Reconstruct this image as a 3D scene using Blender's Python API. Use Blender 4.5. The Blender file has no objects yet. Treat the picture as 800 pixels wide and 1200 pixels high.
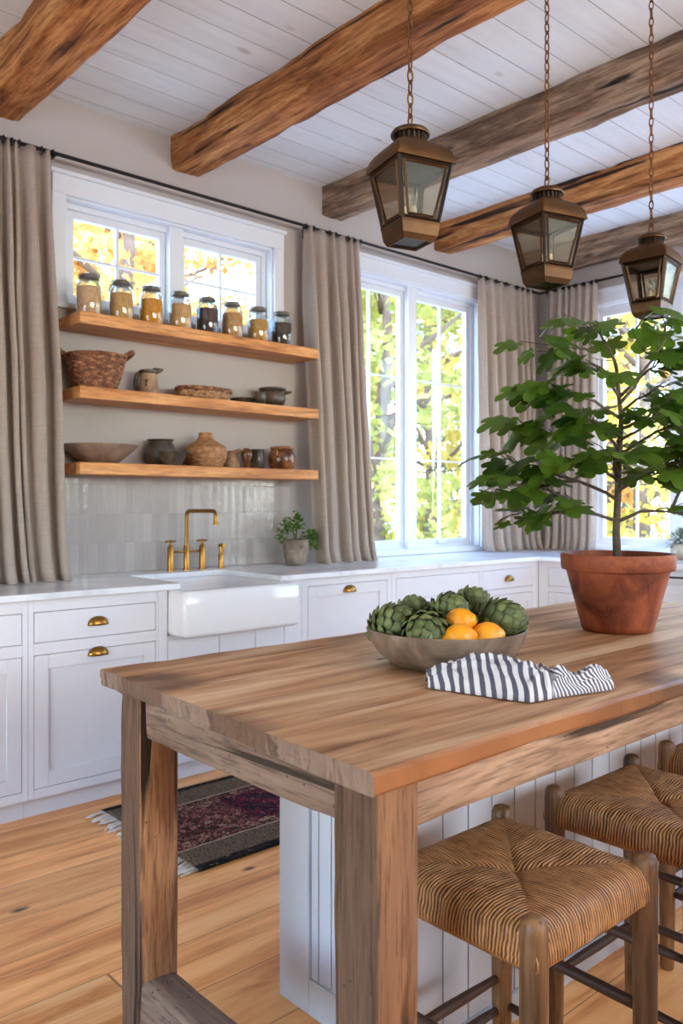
import bpy, bmesh, math, random
from mathutils import Vector, noise, Matrix
random.seed(7)
PI = math.pi
C = bpy.context.scene.collection

# ------------------------------------------------------------------ node helpers
class NT:
    def __init__(s, name):
        s.m = bpy.data.materials.new(name); s.m.use_nodes = True
        s.t = s.m.node_tree; s.n = s.t.nodes; s.n.clear()
        s.out = s.n.new('ShaderNodeOutputMaterial')
        s.x = 0
    def node(s, typ, **kw):
        nd = s.n.new(typ)
        for k, v in kw.items(): setattr(nd, k, v)
        return nd
    def put(s, sock, v):
        if v is None: return
        if isinstance(v, bpy.types.NodeSocket): s.t.links.new(v, sock)
        elif isinstance(v, (tuple, list)) and len(v) == 3 and sock.type == 'RGBA': sock.default_value = (*v, 1)
        else: sock.default_value = v
    def math(s, op, a, b=None, c=None, clamp=False):
        nd = s.node('ShaderNodeMath', operation=op); nd.use_clamp = clamp
        s.put(nd.inputs[0], a); s.put(nd.inputs[1], b)
        if c is not None: s.put(nd.inputs[2], c)
        return nd.outputs[0]
    def mix(s, f, a, b, blend='MIX'):
        nd = s.node('ShaderNodeMix', data_type='RGBA', blend_type=blend)
        s.put(nd.inputs[0], f); s.put(nd.inputs[6], a); s.put(nd.inputs[7], b)
        return nd.outputs[2]
    def ramp(s, f, stops, interp='LINEAR'):
        nd = s.node('ShaderNodeValToRGB'); cr = nd.color_ramp; cr.interpolation = interp
        while len(cr.elements) > 1: cr.elements.remove(cr.elements[-1])
        cr.elements[0].position = stops[0][0]; cr.elements[0].color = (*stops[0][1], 1)
        for p, c in stops[1:]:
            e = cr.elements.new(p); e.color = (*c, 1)
        s.put(nd.inputs[0], f); return nd.outputs[0]
    def step(s, f, lo, hi):
        nd = s.node('ShaderNodeMapRange'); nd.clamp = True
        s.put(nd.inputs[0], f); nd.inputs[1].default_value = lo; nd.inputs[2].default_value = hi
        return nd.outputs[0]
    def noise(s, vec, scale=5, detail=4, rough=.55, dist=0):
        nd = s.node('ShaderNodeTexNoise'); s.put(nd.inputs['Vector'], vec)
        nd.inputs['Scale'].default_value = scale; nd.inputs['Detail'].default_value = detail
        nd.inputs['Roughness'].default_value = rough; nd.inputs['Distortion'].default_value = dist
        return nd.outputs[0]
    def voro(s, vec, scale=5, feature='F1'):
        nd = s.node('ShaderNodeTexVoronoi', feature=feature); s.put(nd.inputs['Vector'], vec)
        nd.inputs['Scale'].default_value = scale
        return nd
    def coords(s, rnd=True, which='Object'):
        tc = s.node('ShaderNodeTexCoord')
        if not rnd: return tc.outputs[which]
        oi = s.node('ShaderNodeObjectInfo')
        v = s.node('ShaderNodeVectorMath', operation='ADD')
        s.put(v.inputs[0], tc.outputs[which])
        cx = s.node('ShaderNodeCombineXYZ')
        r = s.math('MULTIPLY', oi.outputs['Random'], 9.7)
        s.put(cx.inputs[0], r); s.put(cx.inputs[1], r); s.put(cx.inputs[2], r)
        s.put(v.inputs[1], cx.outputs[0]); return v.outputs[0]
    def vscale(s, v, sc):
        nd = s.node('ShaderNodeVectorMath', operation='MULTIPLY'); s.put(nd.inputs[0], v); nd.inputs[1].default_value = sc
        return nd.outputs[0]
    def sep(s, v):
        nd = s.node('ShaderNodeSeparateXYZ'); s.put(nd.inputs[0], v); return nd.outputs
    def comb(s, x, y, z):
        nd = s.node('ShaderNodeCombineXYZ'); s.put(nd.inputs[0], x); s.put(nd.inputs[1], y); s.put(nd.inputs[2], z); return nd.outputs[0]
    def bump(s, h, strength=.3, dist=.01):
        nd = s.node('ShaderNodeBump'); nd.inputs['Strength'].default_value = strength; nd.inputs['Distance'].default_value = dist
        s.put(nd.inputs['Height'], h); return nd.outputs[0]
    def bsdf(s, col, rough=.5, metal=0, normal=None, spec=.5, **kw):
        nd = s.node('ShaderNodeBsdfPrincipled')
        s.put(nd.inputs['Base Color'], col); s.put(nd.inputs['Roughness'], rough); s.put(nd.inputs['Metallic'], metal)
        nd.inputs['Specular IOR Level'].default_value = spec
        if normal: s.put(nd.inputs['Normal'], normal)
        for k, v in kw.items(): s.put(nd.inputs[k], v)
        return nd.outputs[0]
    def end(s, sh):
        s.t.links.new(sh, s.out.inputs[0]); return s.m

def srgb(r, g, b):
    f = lambda c: (c/255/12.92) if c/255 <= .04045 else ((c/255+.055)/1.055)**2.4
    return (f(r), f(g), f(b))

def plain(name, col, rough=.5, metal=0, noise_amt=.06, nscale=6, bump=0, bscale=60, spec=.5):
    n = NT(name); v = n.coords()
    k = n.noise(v, nscale, 4)
    c = n.mix(n.step(k, .3, .7), tuple(x*(1-noise_amt) for x in col), tuple(min(1, x*(1+noise_amt)) for x in col))
    nm = n.bump(n.noise(v, bscale, 4), bump, .004) if bump else None
    return n.end(n.bsdf(c, rough, metal, nm, spec))

def wood(name, dark, mid, light, ax=0, fib=28, rough=.65, crack=.5, cracklo=.30, bump=.5, knots=True, grey=None, endgrey=None, blotch=.5, worm=0, sidegrey=None, sax=0, crs=24):
    n = NT(name); v = n.coords()
    sc = [1, 1, 1]; sc[ax] = .07
    f = n.noise(n.vscale(v, tuple(sc)), fib, 8, .65, .6)            # fibres
    sc2 = [1, 1, 1]; sc2[ax] = .2
    b = n.noise(n.vscale(v, tuple(sc2)), 7, 4, .6, 1.2)             # grain bands
    c = n.ramp(n.math('ADD', n.math('MULTIPLY', f, .55), n.math('MULTIPLY', b, .45)), [(.36, dark), (.48, mid), (.59, light)])
    big = n.noise(v, 2.2, 3)
    c = n.mix(n.math('MULTIPLY', n.step(big, .45, .7), blotch), c, dark, 'MIX') if blotch else c
    if grey:
        g = n.noise(n.vscale(v, tuple(sc2)), 3, 5, .6)
        c = n.mix(n.math('MULTIPLY', n.step(g, .42, .62), .75), c, grey)
    if endgrey:
        tc = n.node('ShaderNodeTexCoord'); nx = n.sep(tc.outputs['Normal'])[ax]
        c = n.mix(n.math('MULTIPLY', n.step(n.math('ABSOLUTE', nx), .5, .9), .8), c, n.mix(n.step(f, .4, .6), tuple(x*.5 for x in endgrey), endgrey))
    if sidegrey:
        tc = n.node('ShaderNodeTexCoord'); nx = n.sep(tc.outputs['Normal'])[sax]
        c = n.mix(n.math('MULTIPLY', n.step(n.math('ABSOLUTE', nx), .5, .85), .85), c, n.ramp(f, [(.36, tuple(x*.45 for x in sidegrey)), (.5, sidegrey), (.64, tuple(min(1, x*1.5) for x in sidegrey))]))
    fine = n.noise(n.vscale(v, tuple(sc)), fib*4.5, 4, .6)
    c = n.mix(n.math('MULTIPLY', n.math('SUBTRACT', 1, n.step(fine, .36, .5)), .5), c, tuple(x*.45 for x in dark))
    sc3 = [1, 1, 1]; sc3[ax] = .05
    cr = n.noise(n.vscale(v, tuple(sc3)), crs, 3, .5, .6)
    crk = n.math('SUBTRACT', 1, n.step(cr, cracklo-.02, cracklo+.035))
    c = n.mix(n.math('MULTIPLY', crk, crack), c, tuple(x*.12 for x in dark))
    h = n.math('SUBTRACT', n.math('MULTIPLY', f, .5), crk)
    if knots:
        sk = [1, 1, 1]; sk[ax] = .35
        vo = n.voro(n.vscale(v, tuple(sk)), 5.5)
        kk = n.math('SUBTRACT', 1, n.step(vo.outputs[0], .05, .13))
        c = n.mix(n.math('MULTIPLY', kk, .75), c, tuple(x*.25 for x in dark))
    if worm:
        vo = n.voro(v, 55); kk = n.math('SUBTRACT', 1, n.step(vo.outputs[0], .1, .18))
        wm = n.step(n.noise(v, 4), .5, .6)
        c = n.mix(n.math('MULTIPLY', n.math('MULTIPLY', kk, wm), worm), c, tuple(x*.12 for x in dark))
    return n.end(n.bsdf(c, rough, 0, n.bump(h, bump, .006), .4))

def planks(name, width, length, stops, al=0, ac=1, seam=.8, seamw=.02, seamcol=(.03, .02, .015), tone=.25, fib=14, rough=.5, bump=.3, knotcol=None, knotamt=.7, spec=.4, wood_dist=1.0, seam_vary=False, fshare=.55, split=None, endgrey=None, frontcol=None, kscale=4.2):
    n = NT(name); v = n.coords(False)
    s = n.sep(v); a, c = s[al], s[ac]
    q = n.math('DIVIDE', c, width); idx = n.math('FLOOR', q)
    wn = n.node('ShaderNodeTexWhiteNoise', noise_dimensions='1D'); n.put(wn.inputs['W'], idx); r = wn.outputs[0]
    a2 = n.math('ADD', a, n.math('MULTIPLY', r, 7.3))
    qa = n.math('DIVIDE', a2, length); idy = n.math('FLOOR', qa)
    wn2 = n.node('ShaderNodeTexWhiteNoise', noise_dimensions='2D'); n.put(wn2.inputs['Vector'], n.comb(idx, idy, 0)); r2 = wn2.outputs[0]
    vec = n.comb(n.math('MULTIPLY', a2, .09), c, n.math('MULTIPLY', r2, 20))
    f = n.noise(vec, fib, 7, .62, wood_dist)
    vec2 = n.comb(n.math('MULTIPLY', a2, .16), c, n.math('ADD', 3, n.math('MULTIPLY', r2, 20)))
    b = n.noise(vec2, 5, 4, .6, 1.5)
    col = n.ramp(n.math('ADD', n.math('MULTIPLY', f, fshare), n.math('MULTIPLY', b, 1-fshare)), stops)
    t = n.math('ADD', 1-tone/2, n.math('MULTIPLY', r2, tone))
    col = n.mix(1, col, n.comb(t, t, t), 'MULTIPLY')
    if knotcol:
        vk = n.comb(n.math('MULTIPLY', a2, .5), c, n.math('MULTIPLY', r2, 9))
        vo = n.voro(vk, kscale)
        nz = n.noise(vk, 18, 3)
        kd = n.math('ADD', vo.outputs[0], n.math('MULTIPLY', n.math('SUBTRACT', nz, .5), .12))
        kk = n.math('SUBTRACT', 1, n.step(kd, .04, .10))
        col = n.mix(n.math('MULTIPLY', kk, knotamt), col, knotcol)
    if endgrey:
        tc = n.node('ShaderNodeTexCoord'); nx = n.sep(tc.outputs['Normal'])
        eg = n.noise(n.vscale(v, (1, 1, .3)), 40, 5, .7, 1.0)
        col = n.mix(n.math('MULTIPLY', n.step(n.math('ABSOLUTE', nx[al]), .45, .8), .9), col, n.ramp(eg, [(.36, tuple(x*.3 for x in endgrey)), (.48, endgrey), (.64, tuple(x*1.35 for x in endgrey))]))
        col = n.mix(n.math('MULTIPLY', n.step(n.math('ABSOLUTE', nx[ac]), .45, .8), .8), col, n.ramp(f, [(.34, tuple(x*.35 for x in frontcol)), (.48, frontcol), (.66, tuple(x*1.5 for x in frontcol))]))
    fr = n.math('ABSOLUTE', n.math('SUBTRACT', n.math('FRACT', q), .5))
    sm = n.step(fr, .5-seamw, .5-seamw*.35)
    fra = n.math('ABSOLUTE', n.math('SUBTRACT', n.math('FRACT', qa), .5))
    sm2 = n.step(fra, .5-.0018, .5-.0006)
    if seam_vary:
        sm = n.math('MULTIPLY', sm, n.math('ADD', .45, n.math('MULTIPLY', .6, r)), clamp=True)
    sm = n.math('MAXIMUM', sm, n.math('MULTIPLY', sm2, .8))
    if split:
        cr = n.noise(n.comb(n.math('MULTIPLY', a2, .04), c, n.math('MULTIPLY', r2, 20)), 16, 3, .5, .6)
        crk = n.math('SUBTRACT', 1, n.step(cr, split-.02, split+.03))
        sm = n.math('MAXIMUM', sm, n.math('MULTIPLY', crk, .75))
    col = n.mix(n.math('MULTIPLY', sm, seam), col, seamcol)
    h = n.math('SUBTRACT', n.math('MULTIPLY', f, .25), sm)
    return n.end(n.bsdf(col, rough, 0, n.bump(h, bump, .004), spec))

# ------------------------------------------------------------------ materials
M = {}
M['wall'] = plain('plaster', srgb(182, 171, 163), .85, bump=.05, bscale=25, noise_amt=.02, nscale=2)
M['white'] = plain('white_paint', srgb(222, 224, 228), .38, noise_amt=.015)
M['cab'] = plain('cabinet_paint', srgb(216, 212, 215), .42, noise_amt=.015)
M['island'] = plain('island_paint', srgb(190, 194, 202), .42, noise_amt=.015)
M['ceramic'] = plain('glazed_ceramic', srgb(222, 217, 217), .12, noise_amt=.01)
M['brass'] = plain('aged_brass', srgb(150, 108, 52), .3, 1, .12, 12)
M['darkbrass'] = plain('dark_brass', srgb(84, 56, 30), .48, .75, .35, 9)
M['darkbronze'] = plain('blackened_edge', srgb(50, 34, 24), .5, .7, .2, 9)
M['chain'] = plain('rusty_brass', srgb(118, 78, 46), .42, .9, .25, 20)
M['black'] = plain('black_iron', srgb(34, 30, 30), .45, .6, .1)
M['stem'] = plain('green_stem', srgb(96, 110, 52), .6)
M['soil'] = plain('potting_soil', srgb(46, 34, 26), .95, noise_amt=.4, nscale=60, bump=1, bscale=90)
M['candle'] = plain('candle_wax', srgb(235, 228, 214), .5)
M['lid'] = plain('dull_steel', srgb(120, 112, 100), .4, .8, .1)
M['beamA'] = wood('hewn_beam', srgb(88, 48, 22), srgb(176, 110, 56), srgb(222, 158, 96), 1, 26, .8, .97, .365, 1., True, worm=.8, blotch=.35, crs=15)
M['beamG'] = wood('grey_hewn_beam', srgb(72, 52, 38), srgb(134, 106, 84), srgb(184, 154, 126), 1, 26, .85, .97, .365, 1., True, worm=.8, blotch=.35, crs=15)
M['shelf'] = wood('pine_shelf', srgb(158, 92, 40), srgb(204, 134, 70), srgb(226, 162, 100), 0, 26, .5, .35, .26, .12, True, blotch=.2)
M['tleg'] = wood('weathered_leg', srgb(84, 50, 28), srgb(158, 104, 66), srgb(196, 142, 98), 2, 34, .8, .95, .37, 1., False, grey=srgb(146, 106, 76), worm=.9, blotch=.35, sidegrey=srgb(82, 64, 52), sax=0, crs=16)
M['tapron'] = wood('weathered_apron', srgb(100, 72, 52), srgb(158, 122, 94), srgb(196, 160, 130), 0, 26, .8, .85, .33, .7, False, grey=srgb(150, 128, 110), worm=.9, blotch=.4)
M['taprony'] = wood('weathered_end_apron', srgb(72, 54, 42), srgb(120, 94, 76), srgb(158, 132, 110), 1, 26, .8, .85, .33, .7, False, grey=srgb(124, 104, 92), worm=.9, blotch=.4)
M['stool'] = wood('stool_wood', srgb(60, 38, 22), srgb(108, 74, 46), srgb(142, 104, 68), 2, 26, .5, .4, .28, .25, False, blotch=.5)
M['rung'] = plain('stool_rung', srgb(64, 40, 28), .55, noise_amt=.35, nscale=14)
M['floor'] = planks('pine_floor', .235, 2.9, [(.30, srgb(152, 84, 34)), (.42, srgb(216, 140, 72)), (.53, srgb(242, 174, 106)), (.68, srgb(252, 202, 138))], seam=.85, seamw=.008, seamcol=srgb(64, 36, 20), tone=.3, fib=13, rough=.36, bump=.12, knotcol=srgb(60, 32, 18), knotamt=.95, kscale=5.5, spec=.5, wood_dist=1.6)
M['ceil'] = planks('whitewashed_boards', .166, 60, [(.25, srgb(196, 202, 206)), (.42, srgb(228, 236, 243)), (.6, srgb(236, 244, 250))], seam=.9, seamw=.018, seamcol=srgb(66, 62, 64), tone=.07, fib=12, rough=.6, bump=.5, knotcol=srgb(160, 146, 136), knotamt=.5, spec=.3, seam_vary=True)
def table_mat():
    return planks('worn_table_boards', .19, 60, [(.34, srgb(80, 46, 24)), (.42, srgb(140, 92, 56)), (.50, srgb(184, 134, 92)), (.61, srgb(216, 178, 140))], seam=.9, seamw=.006, seamcol=srgb(84, 56, 38), tone=.2, fib=7, rough=.46, bump=.22, knotcol=srgb(64, 38, 22), knotamt=.95, spec=.35, wood_dist=2.2, fshare=.45, split=.32, endgrey=srgb(122, 104, 92), frontcol=srgb(150, 92, 50), kscale=8)
M['table'] = table_mat()

def counter_mat():
    n = NT('pale_stone'); v = n.coords(False)
    a = n.noise(v, 2.4, 8, .65, 1.4)
    c = n.ramp(a, [(.3, srgb(196, 196, 200)), (.47, srgb(222, 221, 224)), (.7, srgb(236, 235, 236))])
    return n.end(n.bsdf(c, .16, 0, None, .5))
M['counter'] = counter_mat()

def tile_mat():
    n = NT('zellige_tile'); v = n.coords(False); s = n.sep(v)
    w, h = .052, .155
    q = n.math('DIVIDE', s[0], w); ix = n.math('FLOOR', q)
    p = n.math('DIVIDE', s[2], h); iz = n.math('FLOOR', p)
    wn = n.node('ShaderNodeTexWhiteNoise', noise_dimensions='2D'); n.put(wn.inputs['Vector'], n.comb(ix, iz, 0))
    base = n.ramp(wn.outputs[0], [(0, srgb(172, 163, 158)), (.5, srgb(178, 170, 165)), (1, srgb(186, 178, 173))])
    blot = n.noise(v, 26, 4)
    base = n.mix(n.math('MULTIPLY', n.step(blot, .5, .7), .25), base, srgb(186, 178, 174))
    fx = n.math('ABSOLUTE', n.math('SUBTRACT', n.math('FRACT', q), .5)); fz = n.math('ABSOLUTE', n.math('SUBTRACT', n.math('FRACT', p), .5))
    g = n.math('MAXIMUM', n.step(fx, .465, .49), n.step(fz, .488, .497))
    col = n.mix(n.math('MULTIPLY', g, .5), base, srgb(170, 162, 156))
    cp = n.node('ShaderNodeTexWhiteNoise', noise_dimensions='2D'); n.put(cp.inputs['Vector'], n.comb(iz, ix, 0))
    wav = n.noise(n.comb(s[0], n.math('MULTIPLY', wn.outputs[0], 10), s[2]), 22, 3)
    hh = n.math('SUBTRACT', n.math('ADD', wav, n.math('MULTIPLY', fx, cp.outputs[0])), n.math('MULTIPLY', g, .6))
    return n.end(n.bsdf(col, .14, 0, n.bump(hh, .4, .004), .5))
M['tile'] = tile_mat()

def linen():
    n = NT('natural_linen'); v = n.coords()
    a = n.noise(n.vscale(v, (1, 1, .04)), 160, 3); b = n.noise(n.vscale(v, (.06, .06, 1)), 160, 3)
    c = n.mix(n.math('ADD', n.math('MULTIPLY', a, .5), n.math('MULTIPLY', b, .5)), srgb(186, 168, 154), srgb(232, 219, 207))
    d = n.bsdf(c, .9, 0, n.bump(n.math('ADD', a, b), .2, .001), .1)
    tr = n.node('ShaderNodeBsdfTranslucent'); n.put(tr.inputs[0], c)
    mx = n.node('ShaderNodeMixShader'); mx.inputs[0].default_value = .55
    n.t.links.new(d, mx.inputs[1]); n.t.links.new(tr.outputs[0], mx.inputs[2])
    return n.end(mx.outputs[0])
M['linen'] = linen()

def thin_glass(name, tint, refl=.08, rough=.02, fk=.7):
    n = NT(name)
    tr = n.node('ShaderNodeBsdfTransparent'); n.put(tr.inputs[0], tint)
    gl = n.node('ShaderNodeBsdfGlossy'); gl.inputs['Roughness'].default_value = rough; n.put(gl.inputs[0], (1., 1., 1.))
    lw = n.node('ShaderNodeLayerWeight'); lw.inputs[0].default_value = .25
    f = n.math('ADD', refl*.5, n.math('MULTIPLY', lw.outputs['Fresnel'], fk), clamp=True)
    mx = n.node('ShaderNodeMixShader'); n.put(mx.inputs[0], f)
    n.t.links.new(tr.outputs[0], mx.inputs[1]); n.t.links.new(gl.outputs[0], mx.inputs[2])
    return n.end(mx.outputs[0])
M['pane'] = thin_glass('window_glass', (.97, .985, 1.), .0, .02, .12)
M['jar'] = thin_glass('jar_glass', (.86, .93, .95), .10, .03)
M['lglass'] = thin_glass('lantern_glass', (.82, .76, .68), .0, .15, .16)

def leafmat(name, c1, c2, trans=.35, rough=.4, nscale=3, spec=.4):
    n = NT(name)
    g = n.node('ShaderNodeNewGeometry')
    c = n.mix(g.outputs['Random Per Island'], c1, c2)
    v = n.coords(); c = n.mix(n.math('MULTIPLY', n.noise(v, nscale, 3), .5), c, tuple(x*.6 for x in c1))
    d = n.bsdf(c, rough, 0, None, spec)
    tr = n.node('ShaderNodeBsdfTranslucent'); n.put(tr.inputs[0], n.mix(.5, c, tuple(min(1, x*1.6) for x in c2)))
    mx = n.node('ShaderNodeMixShader'); mx.inputs[0].default_value = trans
    n.t.links.new(d, mx.inputs[1]); n.t.links.new(tr.outputs[0], mx.inputs[2])
    return n.end(mx.outputs[0])
M['fig'] = leafmat('fig_leaf', srgb(20, 50, 18), srgb(108, 142, 44), .42, .38, 20)
M['herb'] = leafmat('herb_leaf', srgb(50, 96, 30), srgb(120, 160, 60), .3, .5)
M['sage'] = leafmat('sage_leaf', srgb(96, 106, 84), srgb(150, 158, 130), .2, .7)
M['yel'] = leafmat('yellow_leaves', srgb(188, 156, 62), srgb(232, 206, 108), .4, .6, .6)
M['yg'] = leafmat('yellow_green_leaves', srgb(112, 126, 56), srgb(200, 192, 104), .4, .6, .6)
M['org'] = leafmat('orange_leaves', srgb(190, 124, 60), srgb(230, 180, 100), .4, .6, .6)
M['pine'] = leafmat('pine_needles', srgb(82, 104, 78), srgb(144, 158, 116), .25, .7, .6)
M['bark'] = plain('bark', srgb(112, 92, 78), .9, noise_amt=.35, nscale=6, bump=.8, bscale=12)
M['twig'] = plain('twig_bark', srgb(92, 78, 62), .75, noise_amt=.3, nscale=40)
M['grass'] = plain('dry_ground', srgb(196, 192, 186), .95, noise_amt=.3, nscale=1.5)

def terracotta():
    n = NT('old_terracotta'); v = n.coords(False)
    a = n.noise(v, 7, 6, .65, .8); b = n.noise(v, 30, 4)
    c = n.ramp(a, [(.34, srgb(78, 34, 16)), (.46, srgb(122, 56, 30)), (.58, srgb(152, 78, 44)), (.74, srgb(172, 108, 80))])
    c = n.mix(n.math('MULTIPLY', n.step(b, .55, .75), .35), c, srgb(98, 48, 30))
    vo = n.voro(v, 9); k = n.math('SUBTRACT', 1, n.step(vo.outputs[0], .03, .06))
    c = n.mix(n.math('MULTIPLY', k, .7), c, srgb(200, 168, 150))
    return n.end(n.bsdf(c, .62, 0, n.bump(b, .15, .004), .35))
M['terra'] = terracotta()

def rush():
    n = NT('twisted_rush'); v = n.coords(False); s = n.sep(v)
    ax = n.math('ABSOLUTE', n.math('DIVIDE', s[0], .188)); ay = n.math('ABSOLUTE', n.math('DIVIDE', s[1], .176))
    m = n.math('GREATER_THAN', ax, ay)
    mm = n.math('SUBTRACT', 1, m)
    co = n.math('ADD', n.math('MULTIPLY', m, s[1]), n.math('MULTIPLY', mm, s[0]))
    al = n.math('ADD', n.math('MULTIPLY', m, s[0]), n.math('MULTIPLY', mm, s[1]))
    w = n.noise(v, 16, 3)
    st = n.math('SINE', n.math('ADD', n.math('MULTIPLY', co, 2*PI/.0072), n.math('MULTIPLY', w, 14)))
    tw = n.noise(n.comb(n.math('MULTIPLY', co, 170), n.math('MULTIPLY', al, 25), n.math('MULTIPLY', s[2], 25)), 1, 3)
    k = n.math('ADD', n.math('MULTIPLY', n.math('ADD', st, 1), .26), n.math('MULTIPLY', tw, .62))
    c = n.ramp(k, [(.22, srgb(50, 28, 12)), (.44, srgb(118, 74, 40)), (.62, srgb(164, 112, 66)), (.88, srgb(200, 150, 100))])
    return n.end(n.bsdf(c, .6, 0, n.bump(k, .9, .004), .35))
M['rush'] = rush()

def weave(name, c0, c1, c2, sx=140, sz=170):
    n = NT(name); v = n.coords(False)
    a = n.noise(v, 45, 4, .7); b = n.noise(n.vscale(v, (1, 1, 3)), 30, 3)
    c = n.ramp(n.math('ADD', n.math('MULTIPLY', a, .5), n.math('MULTIPLY', b, .5)), [(.35, c0), (.5, c1), (.64, c2)])
    return n.end(n.bsdf(c, .6, 0, n.bump(a, .6, .004), .4))
M['basket'] = weave('dark_wicker', srgb(62, 36, 22), srgb(128, 80, 50), srgb(188, 136, 96))
M['basket2'] = weave('light_wicker', srgb(96, 64, 40), srgb(160, 116, 76), srgb(206, 166, 120))
M['vase'] = weave('rattan', srgb(112, 72, 44), srgb(160, 112, 72), srgb(190, 144, 100))

def pottery(name, c0, c1, c2, rough=.4):
    n = NT(name); v = n.coords()
    a = n.noise(v, 12, 5, .6, .6)
    c = n.ramp(a, [(.34, c0), (.5, c1), (.66, c2)])
    return n.end(n.bsdf(c, rough, 0, n.bump(n.noise(v, 50, 3), .15, .003), .45))
M['stoneware'] = pottery('taupe_stoneware', srgb(122, 98, 82), srgb(140, 114, 96), srgb(158, 132, 112), .5)
M['darkpot'] = pottery('dark_glazed_pottery', srgb(42, 38, 32), srgb(72, 62, 50), srgb(108, 88, 68), .35)
M['brownglaze'] = pottery('brown_glaze', srgb(74, 40, 22), srgb(124, 76, 44), srgb(168, 116, 72), .22)
M['tanpot'] = pottery('tan_pottery', srgb(120, 88, 62), srgb(160, 124, 92), srgb(186, 150, 116), .5)
M['greypot'] = pottery('grey_stone_pot', srgb(96, 82, 72), srgb(132, 114, 100), srgb(158, 140, 124), .8)
M['bowl'] = pottery('hammered_bowl', srgb(92, 76, 62), srgb(128, 106, 88), srgb(156, 132, 112), .38)
M['palepot'] = pottery('pale_pot', srgb(168, 150, 132), srgb(190, 174, 156), srgb(208, 194, 178), .7)
M['lemon'] = plain('lemon_peel', srgb(236, 150, 14), .42, noise_amt=.12, nscale=10, bump=.35, bscale=160)

def artmat():
    n = NT('artichoke_bract'); v = n.coords()
    g = n.node('ShaderNodeNewGeometry')
    at = n.node('ShaderNodeAttribute', attribute_name='tip')
    c = n.mix(g.outputs['Random Per Island'], srgb(48, 60, 26), srgb(120, 130, 70))
    c = n.mix(n.math('MULTIPLY', at.outputs['Fac'], .9), c, srgb(44, 36, 26))  # dark tips, plus gap shade painted into the bract bases
    c = n.mix(n.math('MULTIPLY', n.noise(v, 25, 3), .35), c, srgb(150, 160, 104))
    return n.end(n.bsdf(c, .5, 0, n.bump(n.noise(v, 90, 3), .2, .002), .35))
M['art'] = artmat()

def rug_mat():
    n = NT('persian_wool'); v = n.coords(False); s = n.sep(v)
    x, y = s[0], s[1]
    vo = n.voro(v, 105); sp = n.sep(vo.outputs['Color'])[0]
    vo2 = n.voro(v, 26); sp2 = n.sep(vo2.outputs['Color'])[1]
    hatch = n.math('SINE', n.math('MULTIPLY', x, 420))
    fx = n.math('ADD', n.math('MULTIPLY', sp, .6), n.math('MULTIPLY', sp2, .4))
    field = n.ramp(fx, [(0, srgb(26, 22, 36)), (.35, srgb(50, 30, 44)), (.5, srgb(108, 30, 38)), (.66, srgb(34, 36, 60)), (.82, srgb(146, 72, 66)), (.95, srgb(150, 130, 120))], 'CONSTANT')
    mid = n.ramp(fx, [(0, srgb(56, 30, 28)), (.3, srgb(98, 46, 42)), (.45, srgb(48, 38, 38)), (.6, srgb(128, 84, 72)), (.8, srgb(150, 124, 104))], 'CONSTANT')
    outer = n.ramp(n.math('ADD', n.math('MULTIPLY', sp, .6), n.math('MULTIPLY', n.math('ADD', hatch, 1), .2)), [(0, srgb(48, 40, 34)), (.3, srgb(88, 74, 60)), (.55, srgb(116, 98, 78)), (.8, srgb(70, 60, 52))])
    edge = n.ramp(fx, [(0, srgb(28, 26, 28)), (.6, srgb(52, 42, 38)), (.9, srgb(110, 96, 82))], 'CONSTANT')
    ay = n.math('ABSOLUTE', y); lx = n.math('ADD', x, .7)
    d = n.math('SUBTRACT', .38, ay)
    dl = n.math('SUBTRACT', lx, .42)
    nz = n.math('MULTIPLY', n.math('SUBTRACT', n.noise(v, 12), .5), .012)
    d = n.math('ADD', d, nz); dl = n.math('ADD', dl, n.math('MULTIPLY', nz, 6))
    c = n.mix(n.step(d, .033, .036), edge, outer)
    c = n.mix(n.step(d, .168, .171), c, srgb(168, 150, 128))
    c = n.mix(n.step(d, .175, .178), c, mid)
    c = n.mix(n.math('MULTIPLY', n.step(d, .225, .24), n.step(dl, -.02, .02)), c, field)
    return n.end(n.bsdf(c, .95, 0, n.bump(sp, .6, .004), .1))
M['rug'] = rug_mat()
M['fringe'] = plain('cotton_fringe', srgb(206, 196, 184), .95)

def towel_mat():
    n = NT('striped_towel'); tc = n.node('ShaderNodeTexCoord'); s = n.sep(tc.outputs['UV'])
    w = n.math('MULTIPLY', n.math('SUBTRACT', n.noise(tc.outputs['Object'], 9, 2), .5), .016)
    st = n.math('SINE', n.math('MULTIPLY', n.math('ADD', s[0], w), 2*PI/.0195))
    m = n.step(st, -.12, .18)
    wv = n.noise(tc.outputs['Object'], 420, 2)
    c = n.mix(m, srgb(228, 222, 220), srgb(80, 78, 90))
    c = n.mix(n.math('MULTIPLY', wv, .25), c, srgb(150, 148, 156))
    return n.end(n.bsdf(c, .95, 0, n.bump(wv, .4, .001), .1))
M['towel'] = towel_mat()
def contents(name, c): return plain(name, tuple(min(1, x*1.45) for x in c), .9, noise_amt=.2, nscale=70, bump=.4, bscale=130)

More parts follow.
